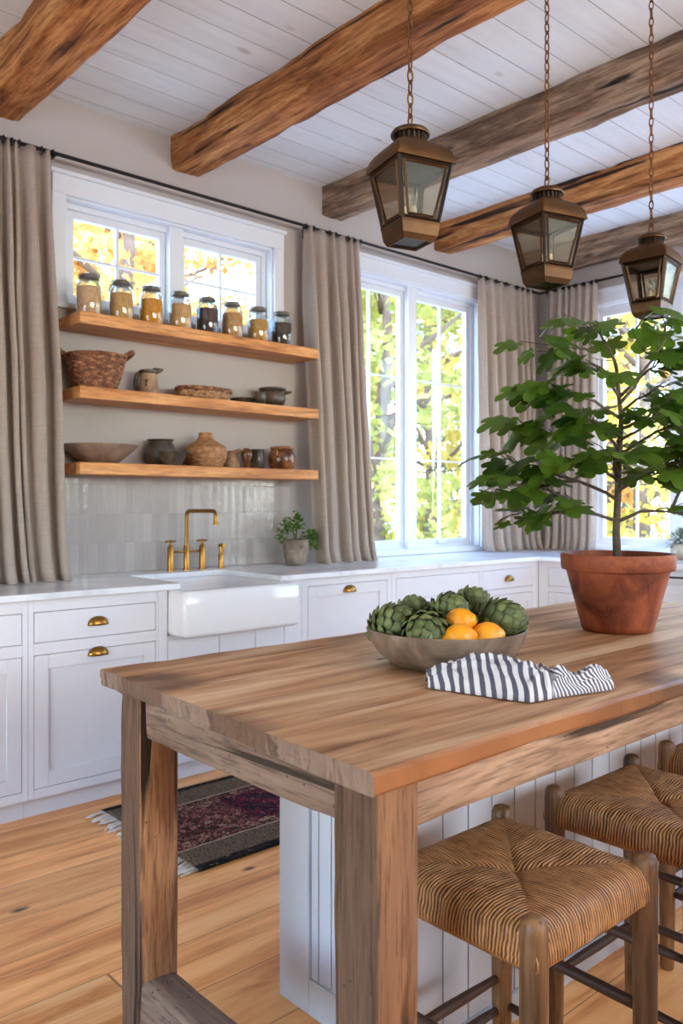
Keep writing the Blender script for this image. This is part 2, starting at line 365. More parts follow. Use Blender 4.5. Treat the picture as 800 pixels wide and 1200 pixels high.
# ------------------------------------------------------------------ mesh helpers
class MB:
    def __init__(s): s.b = bmesh.new(); s.uv = None
    def box(s, x0, x1, y0, y1, z0, z1):
        x0, x1 = min(x0, x1), max(x0, x1); y0, y1 = min(y0, y1), max(y0, y1); z0, z1 = min(z0, z1), max(z0, z1)
        v = [s.b.verts.new(p) for p in ((x0,y0,z0),(x1,y0,z0),(x1,y1,z0),(x0,y1,z0),(x0,y0,z1),(x1,y0,z1),(x1,y1,z1),(x0,y1,z1))]
        for f in ((0,3,2,1),(4,5,6,7),(0,1,5,4),(1,2,6,5),(2,3,7,6),(3,0,4,7)): s.b.faces.new([v[i] for i in f])
        return s
    def loft(s, rings, cap0=True, cap1=True, closed=True):
        R = [[s.b.verts.new(p) for p in r] for r in rings]
        n = len(rings[0])
        for a, b in zip(R[:-1], R[1:]):
            for i in range(n if closed else n-1):
                j = (i+1) % n
                s.b.faces.new((a[i], a[j], b[j], b[i]))
        if cap0: s.b.faces.new(list(reversed(R[0])))
        if cap1: s.b.faces.new(R[-1])
        return R
    def lathe(s, prof, n=32, c=(0,0,0), cap0=False, cap1=False, fn=None):
        rings = []
        for k, (r, z) in enumerate(prof):
            ring = []
            for i in range(n):
                a = 2*PI*i/n; rr = r
                if fn: rr = fn(r, z, a, k)
                ring.append((c[0]+rr*math.cos(a), c[1]+rr*math.sin(a), c[2]+z))
            rings.append(ring)
        s.loft(rings, cap0, cap1); return s
    def tube(s, pts, rad, n=8, caps=True):
        pts = [Vector(p) for p in pts]
        if not isinstance(rad, (list, tuple)): rad = [rad]*len(pts)
        rings = []; up = None
        for i, p in enumerate(pts):
            d = (pts[min(i+1, len(pts)-1)] - pts[max(i-1, 0)])
            if d.length < 1e-9: d = Vector((0, 0, 1))
            d.normalize()
            if up is None: up = Vector((0, 0, 1)) if abs(d.z) < .9 else Vector((1, 0, 0))
            s1 = d.cross(up)
            if s1.length < 1e-6: s1 = d.cross(Vector((0, 1, 0)))
            s1.normalize(); s2 = s1.cross(d).normalized(); up = s2
            rings.append([tuple(p + s1*(rad[i]*math.cos(2*PI*k/n)) + s2*(rad[i]*math.sin(2*PI*k/n))) for k in range(n)])
        s.loft(rings, caps, caps); return s
    def torus(s, c, R, r, ax=2, n=20, m=8, sx=1, sy=1):
        rings = []
        for i in range(n):
            a = 2*PI*i/n; ring = []
            for j in range(m):
                b = 2*PI*j/m
                p = [(R+r*math.cos(b))*math.cos(a)*sx, (R+r*math.cos(b))*math.sin(a)*sy, r*math.sin(b)]
                if ax == 0: p = [p[2], p[0], p[1]]
                if ax == 1: p = [p[0], p[2], p[1]]
                ring.append((c[0]+p[0], c[1]+p[1], c[2]+p[2]))
            rings.append(ring)
        rings.append(rings[0]); s.loft(rings, False, False)
        bmesh.ops.remove_doubles(s.b, verts=s.b.verts, dist=1e-7); return s
    def ell(s, c, r, nu=20, nv=12, fn=None):
        rings = []
        for k in range(1, nv):
            t = PI*k/nv
            ring = []
            for i in range(nu):
                a = 2*PI*i/nu; d = Vector((math.sin(t)*math.cos(a), math.sin(t)*math.sin(a), -math.cos(t)))
                q = fn(d) if fn else 1
                ring.append((c[0]+d.x*r[0]*q, c[1]+d.y*r[1]*q, c[2]+d.z*r[2]*q))
            rings.append(ring)
        s.loft(rings, True, True); return s
    def sheet(s, P, closed=False):
        R = [[s.b.verts.new(p) for p in r] for r in P]; fs = []
        for a, b in zip(R[:-1], R[1:]):
            for i in range(len(a)-1): fs.append(s.b.faces.new((a[i], a[i+1], b[i+1], b[i])))
        return R, fs
    def xf(s, m, start=0):
        s.b.verts.ensure_lookup_table()
        for v in s.b.verts[start:]: v.co = m @ v.co
        return s
    def build(s, name, mat, parent=None, smooth=False, bevel=0, solid=0, off=None, sub=0, kind=None, angle=None):
        if off:
            o = Vector(off)
            for v in s.b.verts: v.co -= o
        bmesh.ops.recalc_face_normals(s.b, faces=s.b.faces)
        me = bpy.data.meshes.new(name); s.b.to_mesh(me); s.b.free()
        me.materials.append(mat)
        if smooth:
            me.polygons.foreach_set('use_smooth', [True]*len(me.polygons))
            if angle: me.set_sharp_from_angle(angle=angle)
        ob = bpy.data.objects.new(name, me); C.objects.link(ob)
        if parent: ob.parent = parent
        elif off: ob.location = off
        if solid:
            md = ob.modifiers.new('solid', 'SOLIDIFY'); md.thickness = solid; md.offset = 0
        if sub:
            md = ob.modifiers.new('sub', 'SUBSURF'); md.levels = sub; md.render_levels = sub
        if bevel:
            md = ob.modifiers.new('bevel', 'BEVEL'); md.width = bevel; md.segments = 2; md.limit_method = 'ANGLE'; md.angle_limit = .6
        if kind: ob['kind'] = kind
        return ob

def thing(name, label, cat, loc=(0,0,0), rotz=0, group=None, kind=None):
    o = bpy.data.objects.new(name, None); C.objects.link(o); o.empty_display_size = .05
    o.location = loc; o.rotation_euler = (0, 0, rotz)
    if kind: o['kind'] = kind
    else: o['label'] = label; o['category'] = cat
    if group: o['group'] = group
    return o
def tag(o, label, cat, group=None, kind=None):
    o['label'] = label; o['category'] = cat
    if group: o['group'] = group
    if kind: o['kind'] = kind
    return o
def dup(root, loc=None, label=None, rotz=None, parent=None):
    c = root.copy(); C.objects.link(c); c.parent = parent
    if loc is not None: c.location = loc
    if rotz is not None: c.rotation_euler[2] = rotz
    if label: c['label'] = label
    for ch in list(root.children): dup(ch, parent=c)
    return c

def rough_box(mb, x0, x1, y0, y1, z0, z1, ax, seg=60, m=5, amp=.004, freq=6, seed=0, r=.008, edge=None):
    """hewn timber: lofted rounded-rect sections along axis ax, each vertex shifted by noise"""
    lo = [x0, y0, z0]; hi = [x1, y1, z1]
    oa = [i for i in range(3) if i != ax]
    u0, u1, v0, v1 = lo[oa[0]], hi[oa[0]], lo[oa[1]], hi[oa[1]]
    base = []
    def side(a, b):
        for k in range(m): t = k/m; base.append((a[0]+(b[0]-a[0])*t, a[1]+(b[1]-a[1])*t))
    cs = [(u0, v0), (u1, v0), (u1, v1), (u0, v1)]
    for i in range(4):
        a, b = cs[i], cs[(i+1) % 4]; L = math.hypot(b[0]-a[0], b[1]-a[1]); d = ((b[0]-a[0])/L, (b[1]-a[1])/L)
        a2 = (a[0]+d[0]*r, a[1]+d[1]*r); b2 = (b[0]-d[0]*r, b[1]-d[1]*r)
        for k in range(m+1): t = k/m; base.append((a2[0]+(b2[0]-a2[0])*t, a2[1]+(b2[1]-a2[1])*t))
    rings = []
    cu, cv = (u0+u1)/2, (v0+v1)/2
    for i in range(seg+1):
        t = lo[ax] + (hi[ax]-lo[ax])*i/seg; ring = []
        for (u, v) in base:
            p = [0, 0, 0]; p[ax] = t; p[oa[0]] = u; p[oa[1]] = v
            q = Vector(p)*freq + Vector((seed, seed*1.7, 0)); q2 = Vector(p)*freq*4 + Vector((seed, 3, seed))
            # squash the noise along the timber
            q[ax] *= .45; q2[ax] *= .35
            nu = noise.noise(q) + .45*noise.noise(q2); nv = noise.noise(q + Vector((31, 7, 5))) + .45*noise.noise(q2+Vector((9, 9, 2)))
            iscorner = min(abs(u-u0), abs(u-u1)) <= r+1e-6 and min(abs(v-v0), abs(v-v1)) <= r+1e-6
            k = 1.0
            if iscorner:
                e = max(0, nu)*1.3*amp
                p[oa[0]] += (-1 if u > cu else 1)*e; p[oa[1]] += (-1 if v > cv else 1)*e
            p[oa[0]] += nu*amp*k; p[oa[1]] += nv*amp*k
            ring.append(tuple(p))
        rings.append(ring)
    mb.loft(rings); return mb

def at(u, v, z):
    xc = (u-400)/969*z
    return Vector((.7443*xc + .6678*z, -.6678*xc + .7443*z, 1.29-(v-590)/969*z))
def XY(u, Y):
    k = (u-400)/969; z = Y/(.7443-.6678*k); return (.6678+.7443*k)*z

WY, WX, CZ = 4.05, 5.85, 3.33
X0, Y0 = -3.0, -3.2

# ------------------------------------------------------------------ room shell
def struct(name, mb, mat, **k): return mb.build(name, mat, kind='structure', **k)
struct('floor', MB().box(X0-.2, WX+.2, Y0-.2, WY+.2, -.1, 0), M['floor'])
struct('ceiling', MB().box(X0-.2, WX+.2, Y0-.2, WY+.2, CZ, CZ+.12), M['ceil'])
def holed(a0, a1, holes, P, t=.16):
    mb = MB(); cur = a0
    for (h0, h1, z0, z1) in sorted(holes):
        P(mb, cur, h0, 0, t, 0, CZ); P(mb, h0, h1, 0, t, 0, z0); P(mb, h0, h1, 0, t, z1, CZ); cur = h1
    P(mb, cur, a1, 0, t, 0, CZ); return mb
PB = lambda mb, s0, s1, d0, d1, z0, z1: mb.box(s0, s1, WY+d0, WY+d1, z0, z1)
PR = lambda mb, s0, s1, d0, d1, z0, z1: mb.box(WX+d0, WX+d1, s0, s1, z0, z1)
PL = lambda mb, s0, s1, d0, d1, z0, z1: mb.box(X0-d0, X0-d1, s0, s1, z0, z1)
PF = lambda mb, s0, s1, d0, d1, z0, z1: mb.box(s0, s1, Y0-d0, Y0-d1, z0, z1)
W1 = (1.75, 3.07, 2.30, 2.85); W2 = (3.60, 5.07, .955, 2.85); W3 = (2.16, 3.57, .955, 2.85); W3b = (-.6, 1.4, .955, 2.85)
FILL_W4 = (-.4, 2.6, .35, 2.1); FILL_W5 = (.4, 4.8, 1.6, 2.75)  # unseen openings left and behind the camera, added to admit fill light
struct('wall_back', holed(X0-.2, WX+.16, [W1, W2], PB), M['wall'])
struct('wall_right', holed(Y0-.2, WY, [W3, W3b], PR), M['wall'])
struct('wall_left', holed(Y0-.2, WY, [FILL_W4], PL), M['wall'])
struct('wall_front', holed(X0, WX, [FILL_W5], PF), M['wall'])

def window(num, W, P, nsash, cols, rows, casing=True, sill=True, lock=False):
    s0, s1, z0, z1 = W
    t = thing('window_%d' % num, '', '', kind='structure')
    mb = MB(); j = .012
    P(mb, s0, s0+j, 0, .13, z0, z1); P(mb, s1-j, s1, 0, .13, z0, z1); P(mb, s0, s1, 0, .13, z1-j, z1); P(mb, s0, s1, 0, .13, z0, z0+j)
    f = .03
    P(mb, s0+j, s0+j+f, .055, .13, z0+j, z1-j); P(mb, s1-j-f, s1-j, .055, .13, z0+j, z1-j)
    P(mb, s0+j+f, s1-j-f, .055, .13, z1-j-f, z1-j); P(mb, s0+j+f, s1-j-f, .055, .13, z0+j, z0+j+f*.7)
    mul = .085; a0, a1 = s0+j+f, s1-j-f; w = (a1-a0-mul*(nsash-1))/nsash
    for i in range(nsash-1):
        m0 = a0+w*(i+1)+mul*i
        P(mb, m0, m0+mul, .02, .13, z0+j, z1-j)
    mb.build('window_frame', M['white'], t, bevel=.002)
    for i in range(nsash):
        b0 = a0+(w+mul)*i; b1 = b0+w; c0, c1 = z0+j+f*.7, z1-j-f; fw = .038
        m = MB()
        P(m, b0, b0+fw, .07, .11, c0, c1); P(m, b1-fw, b1, .07, .11, c0, c1)
        P(m, b0+fw, b1-fw, .07, .11, c1-fw, c1); P(m, b0+fw, b1-fw, .07, .11, c0, c0+fw)
        sash = m.build('sash', M['white'], t, bevel=.002)
        m = MB(); g0, g1, h0, h1 = b0+fw, b1-fw, c0+fw, c1-fw
        for k in range(1, cols):
            x = g0+(g1-g0)*k/cols; P(m, x-.008, x+.008, .078, .102, h0, h1)
        for k in range(1, rows):
            z = h0+(h1-h0)*k/rows; P(m, g0, g1, .08, .1, z-.006, z+.006)
        m.build('muntin', M['white'], sash)
        m = MB(); P(m, g0, g1, .0885, .0915, h0, h1); m.build('pane', M['pane'], sash)
        if lock:
            m = MB(); P(m, (b0+b1)/2-.05, (b0+b1)/2+.03, .035, .07, c0+.005, c0+.03); m.build('crank_handle', M['white'], sash, bevel=.004)
    if casing:
        m = MB(); cw = .07
        P(m, s0-cw, s0, -.02, 0, z0-.01, z1); P(m, s1, s1+cw, -.02, 0, z0-.01, z1); P(m, s0-cw, s1+cw, -.022, 0, z1, z1+.095)
        P(m, s0-cw-.012, s1+cw+.012, -.038, 0, z1+.095, z1+.115)
        m.build('casing', M['white'], t, bevel=.002)
    if sill:
        m = MB(); P(m, s0-.08, s1+.08, -.035, .055, z0-.028, z0+.001); m.build('window_sill', M['white'], t, bevel=.003)
    return t
struct('sun_block_roof', MB().box(X0-3.2, WX+.2, Y0-3.2, Y0-.17, 2.85, 2.95), M['white'])  # unseen porch roof slab, added to block sun from the front opening
window(1, W1, PB, 2, 2, 2, sill=False)
window(2, W2, PB, 2, 2, 3, lock=True)
window(3, W3, PR, 2, 2, 3)
window(4, W3b, PR, 2, 2, 3)
window(5, FILL_W4, PL, 3, 1, 2)  # unseen left window, added for fill light
window(6, FILL_W5, PF, 5, 1, 2)  # unseen window row behind the camera, added for fill light
# narrow sill shelf under the high window
struct('trim_1', MB().box(1.68, 3.14, WY-.03, WY, 2.275, 2.298), M['white'], bevel=.002)

# ------------------------------------------------------------------ ceiling beams
bl = ['brown hewn ceiling beam with a dark gouge, nearest the left edge', 'thick orange-brown hewn ceiling beam above the high window and nearest lantern',
      'grey-brown hewn ceiling beam passing behind the nearest lantern', 'orange-brown ceiling beam just behind the middle lantern', 'last brown ceiling beam, against the right wall behind the farthest lantern']
for i, (a, b, mt) in enumerate([(1.31, 1.53, 'beamA'), (2.36, 2.555, 'beamA'), (3.465, 3.645, 'beamG'), (4.545, 4.735, 'beamA'), (5.60, 5.78, 'beamG')]):
    mb = rough_box(MB(), a, b, Y0, WY, 3.145, CZ+.01, 1, 230, 6, .010, 6, i*7.3+1, .010)
    tag(mb.build('ceiling_beam', M[mt], off=((a+b)/2, (Y0+WY)/2, 3.145), smooth=True, angle=.9), bl[i], 'beam', 'hewn ceiling beams')

# ------------------------------------------------------------------ curtain rods and curtains
def bracket(mb, P, s, z): P(mb, s-.008, s+.008, -.11, 0, z-.008, z+.008); P(mb, s-.018, s+.018, -.008, 0, z-.04, z+.04)
t = thing('curtain_rod', 'long black curtain rod running above the sink wall windows', 'curtain rod', (1.0, WY-.11, 3.0), group='black curtain rods')
MB().tube([(.95, WY-.11, 3.0), (5.7, WY-.11, 3.0)], .0095, 10).build('rod', M['black'], t, off=(1.0, WY-.11, 3.0), smooth=True)
for s in (1.66, 3.32, 5.2):
    mb = MB(); bracket(mb, PB, s, 3.0); mb.build('bracket', M['black'], t, off=(1.0, WY-.11, 3.0))
t = thing('curtain_rod', 'short black curtain rod above the right wall window', 'curtain rod', (WX-.15, 2.0, 3.0), group='black curtain rods')
MB().tube([(WX-.15, -1.1, 3.0), (WX-.15, 3.93, 3.0)], .0095, 10).build('rod', M['black'], t, off=(WX-.15, 2.0, 3.0), smooth=True)
for s in (3.75, 2.0, -.5):
    mb = MB(); PR(mb, s-.008, s+.008, -.15, 0, 2.992, 3.008); PR(mb, s-.018, s+.018, -.008, 0, 2.96, 3.04); mb.build('bracket', M['black'], t, off=(WX-.15, 2.0, 3.0))

def curtain(label, axis, s0, s1, d, dbot, npleat, seed, ztop=3.0, zbot=.928, f0=0, f1=0, edge0=0):
    rnd = random.Random(seed)
    mid = (s0+s1)/2
    loc = (mid, WY-d, zbot) if axis == 'x' else (WX-d, mid, zbot)
    t = thing('curtain', label, 'curtain', loc, group='natural linen curtains')
    NS, NZ = npleat*14, 46; rows = []
    wts = [rnd.uniform(.45, 1.6) for _ in range(npleat)]; tot = sum(wts); cum = [0]
    for w in wts: cum.append(cum[-1]+w/tot)
    am = [rnd.uniform(.55, 1.35) for _ in range(npleat)]
    for k in range(NZ+1):
        h = k/NZ; z = ztop-.012 + (zbot-(ztop-.012))*h; row = []
        for i in range(NS+1):
            q = i/NS*npleat; pi_ = min(int(q), npleat-1); fr = q-pi_
            u = cum[pi_]+(cum[pi_+1]-cum[pi_])*fr
            dr = .02*noise.noise(Vector((u*5, h*2.2, seed)))*min(1, h*3)
            A = (.016+.022*min(1, h*4))*am[pi_] * (1+.35*noise.noise(Vector((u*9, h*3, seed+5))))
            prof = math.sin(2*PI*fr - PI/2); prof = math.copysign(abs(prof)**.75, prof)
            off = A*prof + .018*noise.noise(Vector((u*4, h*1.5, seed+9)))*h
            s = s0-f0*h**2 + (s1+f1*h**2 - (s0-f0*h**2))*u + dr + .006*math.sin(4*PI*fr)*min(1, h*3)
            dd = d + (dbot-d)*h**1.3 + off
            if h > .965: dd += (h-.965)*1.1*(.5+.5*noise.noise(Vector((u*14, 1, seed))))
            zz = z + (.012*abs(math.sin(PI*fr)) if k == 0 else 0)
            row.append(((s, WY-dd, zz) if axis == 'x' else (WX-dd, s, zz)))
        rows.append(row)
    mb = MB(); mb.sheet(rows)
    mb.build('fabric_panel', M['linen'], t, smooth=True, off=loc, solid=.003)
    for j in range(npleat+1):
        s = s0+(s1-s0)*cum[j]; c = (s, WY-d, 2.997) if axis == 'x' else (WX-d, s, 2.997)
        MB().torus(c, .0165, .003, 0 if axis == 'x' else 1, 14, 6).build('curtain_ring', M['black'], t, smooth=True, off=loc)
    return t
curtain('leftmost linen curtain, its hem bunched on the counter left of the shelves', 'x', 1.03, 1.645, .11, .27, 9, 3, f1=.02)
curtain('linen curtain between the floating shelves and the tall double window', 'x', 3.24, 3.70, .11, .25, 6, 8, f1=-.02)
curtain('linen curtain at the right side of the tall window, bright where daylight passes through', 'x', 4.93, 5.60, .11, .17, 7, 13, f0=.0, zbot=.928)
curtain('linen curtain on the right wall, next to the room corner and behind the fig tree', 'y', 3.42, 3.87, .15, .20, 7, 21)

# ------------------------------------------------------------------ shelves
SH = [(2.217, 'top thick wooden floating shelf carrying the row of glass jars'), (1.857, 'middle thick wooden floating shelf carrying baskets and dark pots'), (1.49, 'bottom thick wooden floating shelf directly above the pale tiles')]
for z, lab in SH:
    mb = MB().box(1.715, 3.217, 3.79, WY-.001, z-.058, z)
    tag(mb.build('floating_shelf', M['shelf'], off=(2.466, 3.92, z-.058), bevel=.003), lab, 'shelf', 'floating shelves')
tag(MB().box(1.45, 3.2, WY-.012, WY-.0005, .926, 1.431).build('tile_backsplash', M['tile'], off=(0, WY, .926)), 'pale glazed handmade tile backsplash behind the faucet', 'backsplash')

# ------------------------------------------------------------------ glass jars
def jar(label, u, fill, cmat, first=None):
    X = XY(u, 3.885)
    t = thing('glass_jar', label, 'jar', (X, 3.885, 2.2175), random.uniform(-.4, .4), 'clip-top jars on the top shelf')
    R = .061
    MB().lathe([(.05, .0), (R-.004, .002), (R, .010), (R, .145), (R-.006, .160), (.044, .174), (.044, .186)], 32, cap0=True).build('glass_body', M['jar'], t, smooth=True, angle=.7)
    MB().lathe([(.052, .004), (R-.004, .008), (R-.0035, fill-.004), (R-.008, fill)], 32, cap0=True, cap1=True).build('contents', cmat, t, smooth=True, angle=.7)
    l = MB().lathe([(.0445, .187), (.0455, .188), (.0455, .195), (.041, .200), (.02, .202)], 32, cap0=True, cap1=True).build('lid', M['lid'], t, smooth=True, angle=.7)
    mb = MB(); mb.torus((0, 0, .183), .0465, .0022, 2, 28, 6); mb.torus((0, 0, .2), .0480, .0022, 2, 28, 6)
    mb.tube([(.047, 0, .2), (.053, 0, .19), (.051, 0, .165), (.047, 0, .183)], .002, 6); mb.tube([(-.047, 0, .2), (-.053, 0, .188), (-.047, 0, .183)], .002, 6)
    mb.build('wire_bail', M['lid'], t, smooth=True)
    return t
jc = [(104, .142, (196, 146, 104), 'large clip-top jar of tan flour, leftmost on the top shelf'), (142, .138, (190, 138, 74), 'clip-top jar of golden-brown grain between the tan jar and the orange jar'),
      (177, .135, (206, 126, 22), 'clip-top jar of bright orange spice, the most orange in the row'), (211, .138, (196, 140, 84), 'clip-top jar of light tan grain between the orange jar and a dark one'),
      (243, .142, (76, 50, 42), 'clip-top jar of dark brown beans in the middle of the row'), (272, .140, (186, 128, 76), 'clip-top jar of brown grain just right of the dark beans jar'),
      (302, .130, (180, 126, 56), 'clip-top jar of mustard-brown grain, second from the right end'), (330, .138, (72, 52, 40), 'clip-top jar of dark seeds at the right end of the row')]
for i, (u, f, c, l) in enumerate(jc):
    jar(l, u, f, contents('jar_contents_%d' % i, srgb(*c)))

# ------------------------------------------------------------------ baskets and pots on the lower shelves
def weave_lathe(prof, rows, stakes, amp, n=None, c=(0, 0, 0), twist=0):
    """woven wall: profile resampled into rows, radius alternating with stakes"""
    mb = MB(); n = n or stakes*4
    L = [0]
    for a, b in zip(prof[:-1], prof[1:]): L.append(L[-1]+math.hypot(b[0]-a[0], b[1]-a[1]))
    def samp(t):
        t *= L[-1]
        for k in range(len(prof)-1):
            if t <= L[k+1] or k == len(prof)-2:
                q = (t-L[k])/max(1e-9, L[k+1]-L[k]); a, b = prof[k], prof[k+1]
                return (a[0]+(b[0]-a[0])*q, a[1]+(b[1]-a[1])*q)
    pr = [samp(k/(rows*3)) for k in range(rows*3+1)]
    def fn(r, z, a, k):
        row = k//3; ph = PI if row % 2 else 0
        sub = [0, 1, 1][k % 3]
        return r + amp*(math.sin(a*stakes/2*1.0+ph)*.6*sub + (sub-.6)*.7)
    mb.lathe(pr, n, c, fn=fn)
    return mb
def put(name, label, cat, u, z, Y=3.9, rot=0, group=None):
    return thing(name, label, cat, (XY(u, Y), Y, z+.0005), rot, group)

t = put('wicker_basket', 'dark brown wicker basket with two looped handles on the middle shelf', 'basket', 112, 1.857, 3.915, -.5)
b = weave_lathe([(.085, .004), (.098, .01), (.12, .07), (.138, .14), (.142, .165)], 16, 30, .007); b.lathe([(.001, .006), (.09, .005)], 30); b.build('basket_body', M['basket'], t, smooth=True, solid=.006)
mb = MB()
for k in range(3):
    pts = []; 
    for i in range(90):
        a = 2*PI*i/89; tw = a*16+k*2*PI/3; pts.append(((.142+.007*math.cos(tw))*math.cos(a), (.142+.007*math.cos(tw))*math.sin(a), .166+.007*math.sin(tw)))
    mb.tube(pts, .0055, 6, False)
mb.build('rim', M['basket'], t, smooth=True)
for sg in (-1, 1):
    mb = MB()
    for k in range(2):
        pts = [(sg*(.140+.042*math.sin(PI*i/14)+.004*math.cos(i*1.6+k*PI)), (.05*math.cos(PI*i/14)), .166+.03*math.sin(PI*i/14)+.005*math.sin(i*1.6+k*PI)) for i in range(15)]
        mb.tube(pts, .009, 8)
    mb.build('handle', M['basket'], t, smooth=True)

t = put('pottery_jug', 'small tan jug with a dark rim and dark side handle beside the wicker basket', 'jug', 174, 1.857, 3.93, -.75)
MB().lathe([(.05, 0), (.054, .004), (.05, .06), (.042, .105), (.04, .12), (.034, .12), (.036, .1), (.046, .05), (.046, .012)], 28, cap0=True, cap1=True).build('jug_body', M['tanpot'], t, smooth=True, angle=.8)
mb = MB(); mb.lathe([(.041, .117), (.049, .122), (.05, .132), (.036, .138), (.01, .14)], 28, cap0=True, cap1=True)
mb.tube([(.03, 0, .13), (.062, 0, .134), (.078, 0, .137)], [.02, .012, .005], 8); mb.build('lid', M['darkpot'], t, smooth=True, angle=.8)
MB().tube([(-.044, 0, .122), (-.062, 0, .11), (-.07, 0, .07), (-.064, 0, .03), (-.053, 0, .015)], [.013, .014, .013, .012, .01], 8).build('handle', M['darkpot'], t, smooth=True)
MB().tube([(.0, -.047, .075), (.0, -.0505, .045)], .005, 6).tube([(-.012, -.045, .078), (.012, -.045, .078)], .004, 6).build('mark', M['darkpot'], t, smooth=True)

t = put('woven_tray', 'shallow oval light wicker tray on the middle shelf', 'basket', 239, 1.857, 3.92, .05)
b = weave_lathe([(.125, .003), (.15, .015), (.165, .055)], 7, 36, .006); b.lathe([(.001, .004), (.13, .004)], 36)
b.xf(Matrix.Diagonal((1, .62, 1, 1))); b.build('tray_body', M['basket2'], t, smooth=True, solid=.005)
mb = MB()
for k in range(3):
    mb.tube([((.166+.007*math.cos(i*.9+k*2.1))*math.cos(2*PI*i/100), (.166+.007*math.cos(i*.9+k*2.1))*.62*math.sin(2*PI*i/100), .058+.008*math.sin(i*.9+k*2.1)) for i in range(101)], .006, 6, False)
mb.build('rim', M['basket'], t, smooth=True)

def pot(name, label, cat, u, z, Y, prof, mat, rot=0, extra=None, inner=None, sx=1):
    t = put(name, label, cat, u, z, Y, rot)
    full = prof + ([(r-.006, zz) for r, zz in reversed(prof)][:-1] + [(.01, prof[0][1]+.008)] if inner is None else inner)
    mb = MB().lathe(full, 32, cap0=True, cap1=True)
    if sx != 1: mb.xf(Matrix.Diagonal((sx, 1, 1, 1)))
    mb.build('body', mat, t, smooth=True, angle=.9)
    if extra: extra(t)
    return t
pot('serving_dish', 'low dark oval dish right of the wicker tray on the middle shelf', 'dish', 286, 1.857, 3.93, [(.04, 0), (.055, .004), (.08, .03), (.083, .036)], M['darkpot'])
def kn(t):
    MB().lathe([(.068, .098), (.08, .103), (.082, .112), (.06, .118), (.01, .12)], 28, cap0=True, cap1=True).build('lid', M['darkpot'], t, smooth=True, angle=.8)
    MB().tube([(.07, 0, .085), (.1, 0, .09), (.115, 0, .094)], [.012, .009, .006], 8).build('handle', M['darkpot'], t, smooth=True)
pot('lidded_pot', 'dark glazed round pot with a flat lid at the right end of the middle shelf', 'pot', 319, 1.857, 3.92, [(.05, 0), (.066, .01), (.08, .045), (.076, .075), (.062, .092), (.068, .098)], M['darkpot'], -.7, kn)
pot('pottery_cup', 'small dark cup in front of the lidded pot on the middle shelf', 'cup', 305, 1.857, 3.83, [(.02, 0), (.026, .004), (.032, .04), (.03, .066), (.033, .07)], M['darkpot'])

pot('stoneware_bowl', 'wide plain taupe bowl at the left end of the bottom shelf', 'bowl', 117, 1.49, 3.93, [(.075, 0), (.09, .003), (.14, .045), (.188, .088), (.192, .094)], M['stoneware'])
pot('glazed_jar', 'dark green-brown glazed jar with a wide mouth on the bottom shelf', 'jar', 188, 1.49, 3.964, [(.05, 0), (.066, .01), (.083, .05), (.082, .09), (.066, .125), (.062, .134), (.074, .142)], M['darkpot'])
def kn2(t): MB().tube([(.07, 0, .065), (.09, 0, .068), (.1, 0, .066)], [.008, .007, .006], 8).build('lip', M['darkpot'], t, smooth=True)
pot('pottery_bowl', 'small dark lipped bowl in front of the glazed jar', 'bowl', 202, 1.49, 3.825, [(.035, 0), (.046, .004), (.066, .035), (.074, .066), (.076, .07)], M['darkpot'], -.7, kn2)
t = put('woven_vase', 'round woven rattan vase with a narrow neck on the bottom shelf', 'vase', 241, 1.49, 3.91)
weave_lathe([(.07, .002), (.088, .006), (.112, .05), (.115, .085), (.108, .105)], 15, 48, .0035).build('vase_body', M['vase'], t, smooth=True, solid=.004)
MB().lathe([(.111, .103), (.113, .109), (.104, .117), (.08, .133), (.055, .147), (.042, .162), (.038, .178), (.04, .19), (.034, .19), (.033, .165)], 32, cap1=True).build('neck', M['vase'], t, smooth=True, angle=.9)
pot('pottery_pitcher', 'small tan pitcher with a slanting spout just right of the woven vase', 'pitcher', 271, 1.49, 3.93, [(.035, 0), (.046, .006), (.05, .03), (.03, .075), (.026, .088), (.034, .098)], M['tanpot'], -.7,
    lambda t: MB().tube([(.012, 0, .08), (.045, 0, .1), (.062, 0, .104)], [.02, .013, .007], 8).build('spout', M['tanpot'], t, smooth=True))
pot('bud_vase', 'small brown pear-shaped vase between the tan pitcher and the dark beaker', 'vase', 289, 1.49, 3.85, [(.012, 0), (.016, .004), (.024, .045), (.033, .075), (.03, .095), (.018, .105), (.016, .112)], M['brownglaze'])
pot('pottery_beaker', 'dark green upright beaker left of the brown handled crock', 'beaker', 301, 1.49, 3.93, [(.038, 0), (.042, .005), (.045, .06), (.042, .11), (.044, .115)], M['darkpot'])
def crock(t):
    MB().lathe([(.062, .118), (.07, .122), (.072, .132), (.06, .137), (.01, .139)], 28, cap0=True, cap1=True).build('lid', M['brownglaze'], t, smooth=True, angle=.8)
    for sg in (-1, 1):
        MB().tube([(sg*.072, 0, .112), (sg*.092, 0, .108), (sg*.098, 0, .09), (sg*.085, 0, .072)], .007, 8).build('handle', M['brownglaze'], t, smooth=True)
pot('lidded_crock', 'glossy brown lidded crock with two ears at the right end of the bottom shelf', 'crock', 330, 1.49, 3.9, [(.055, 0), (.07, .008), (.08, .05), (.08, .085), (.07, .108), (.062, .118)], M['brownglaze'], .6, crock)

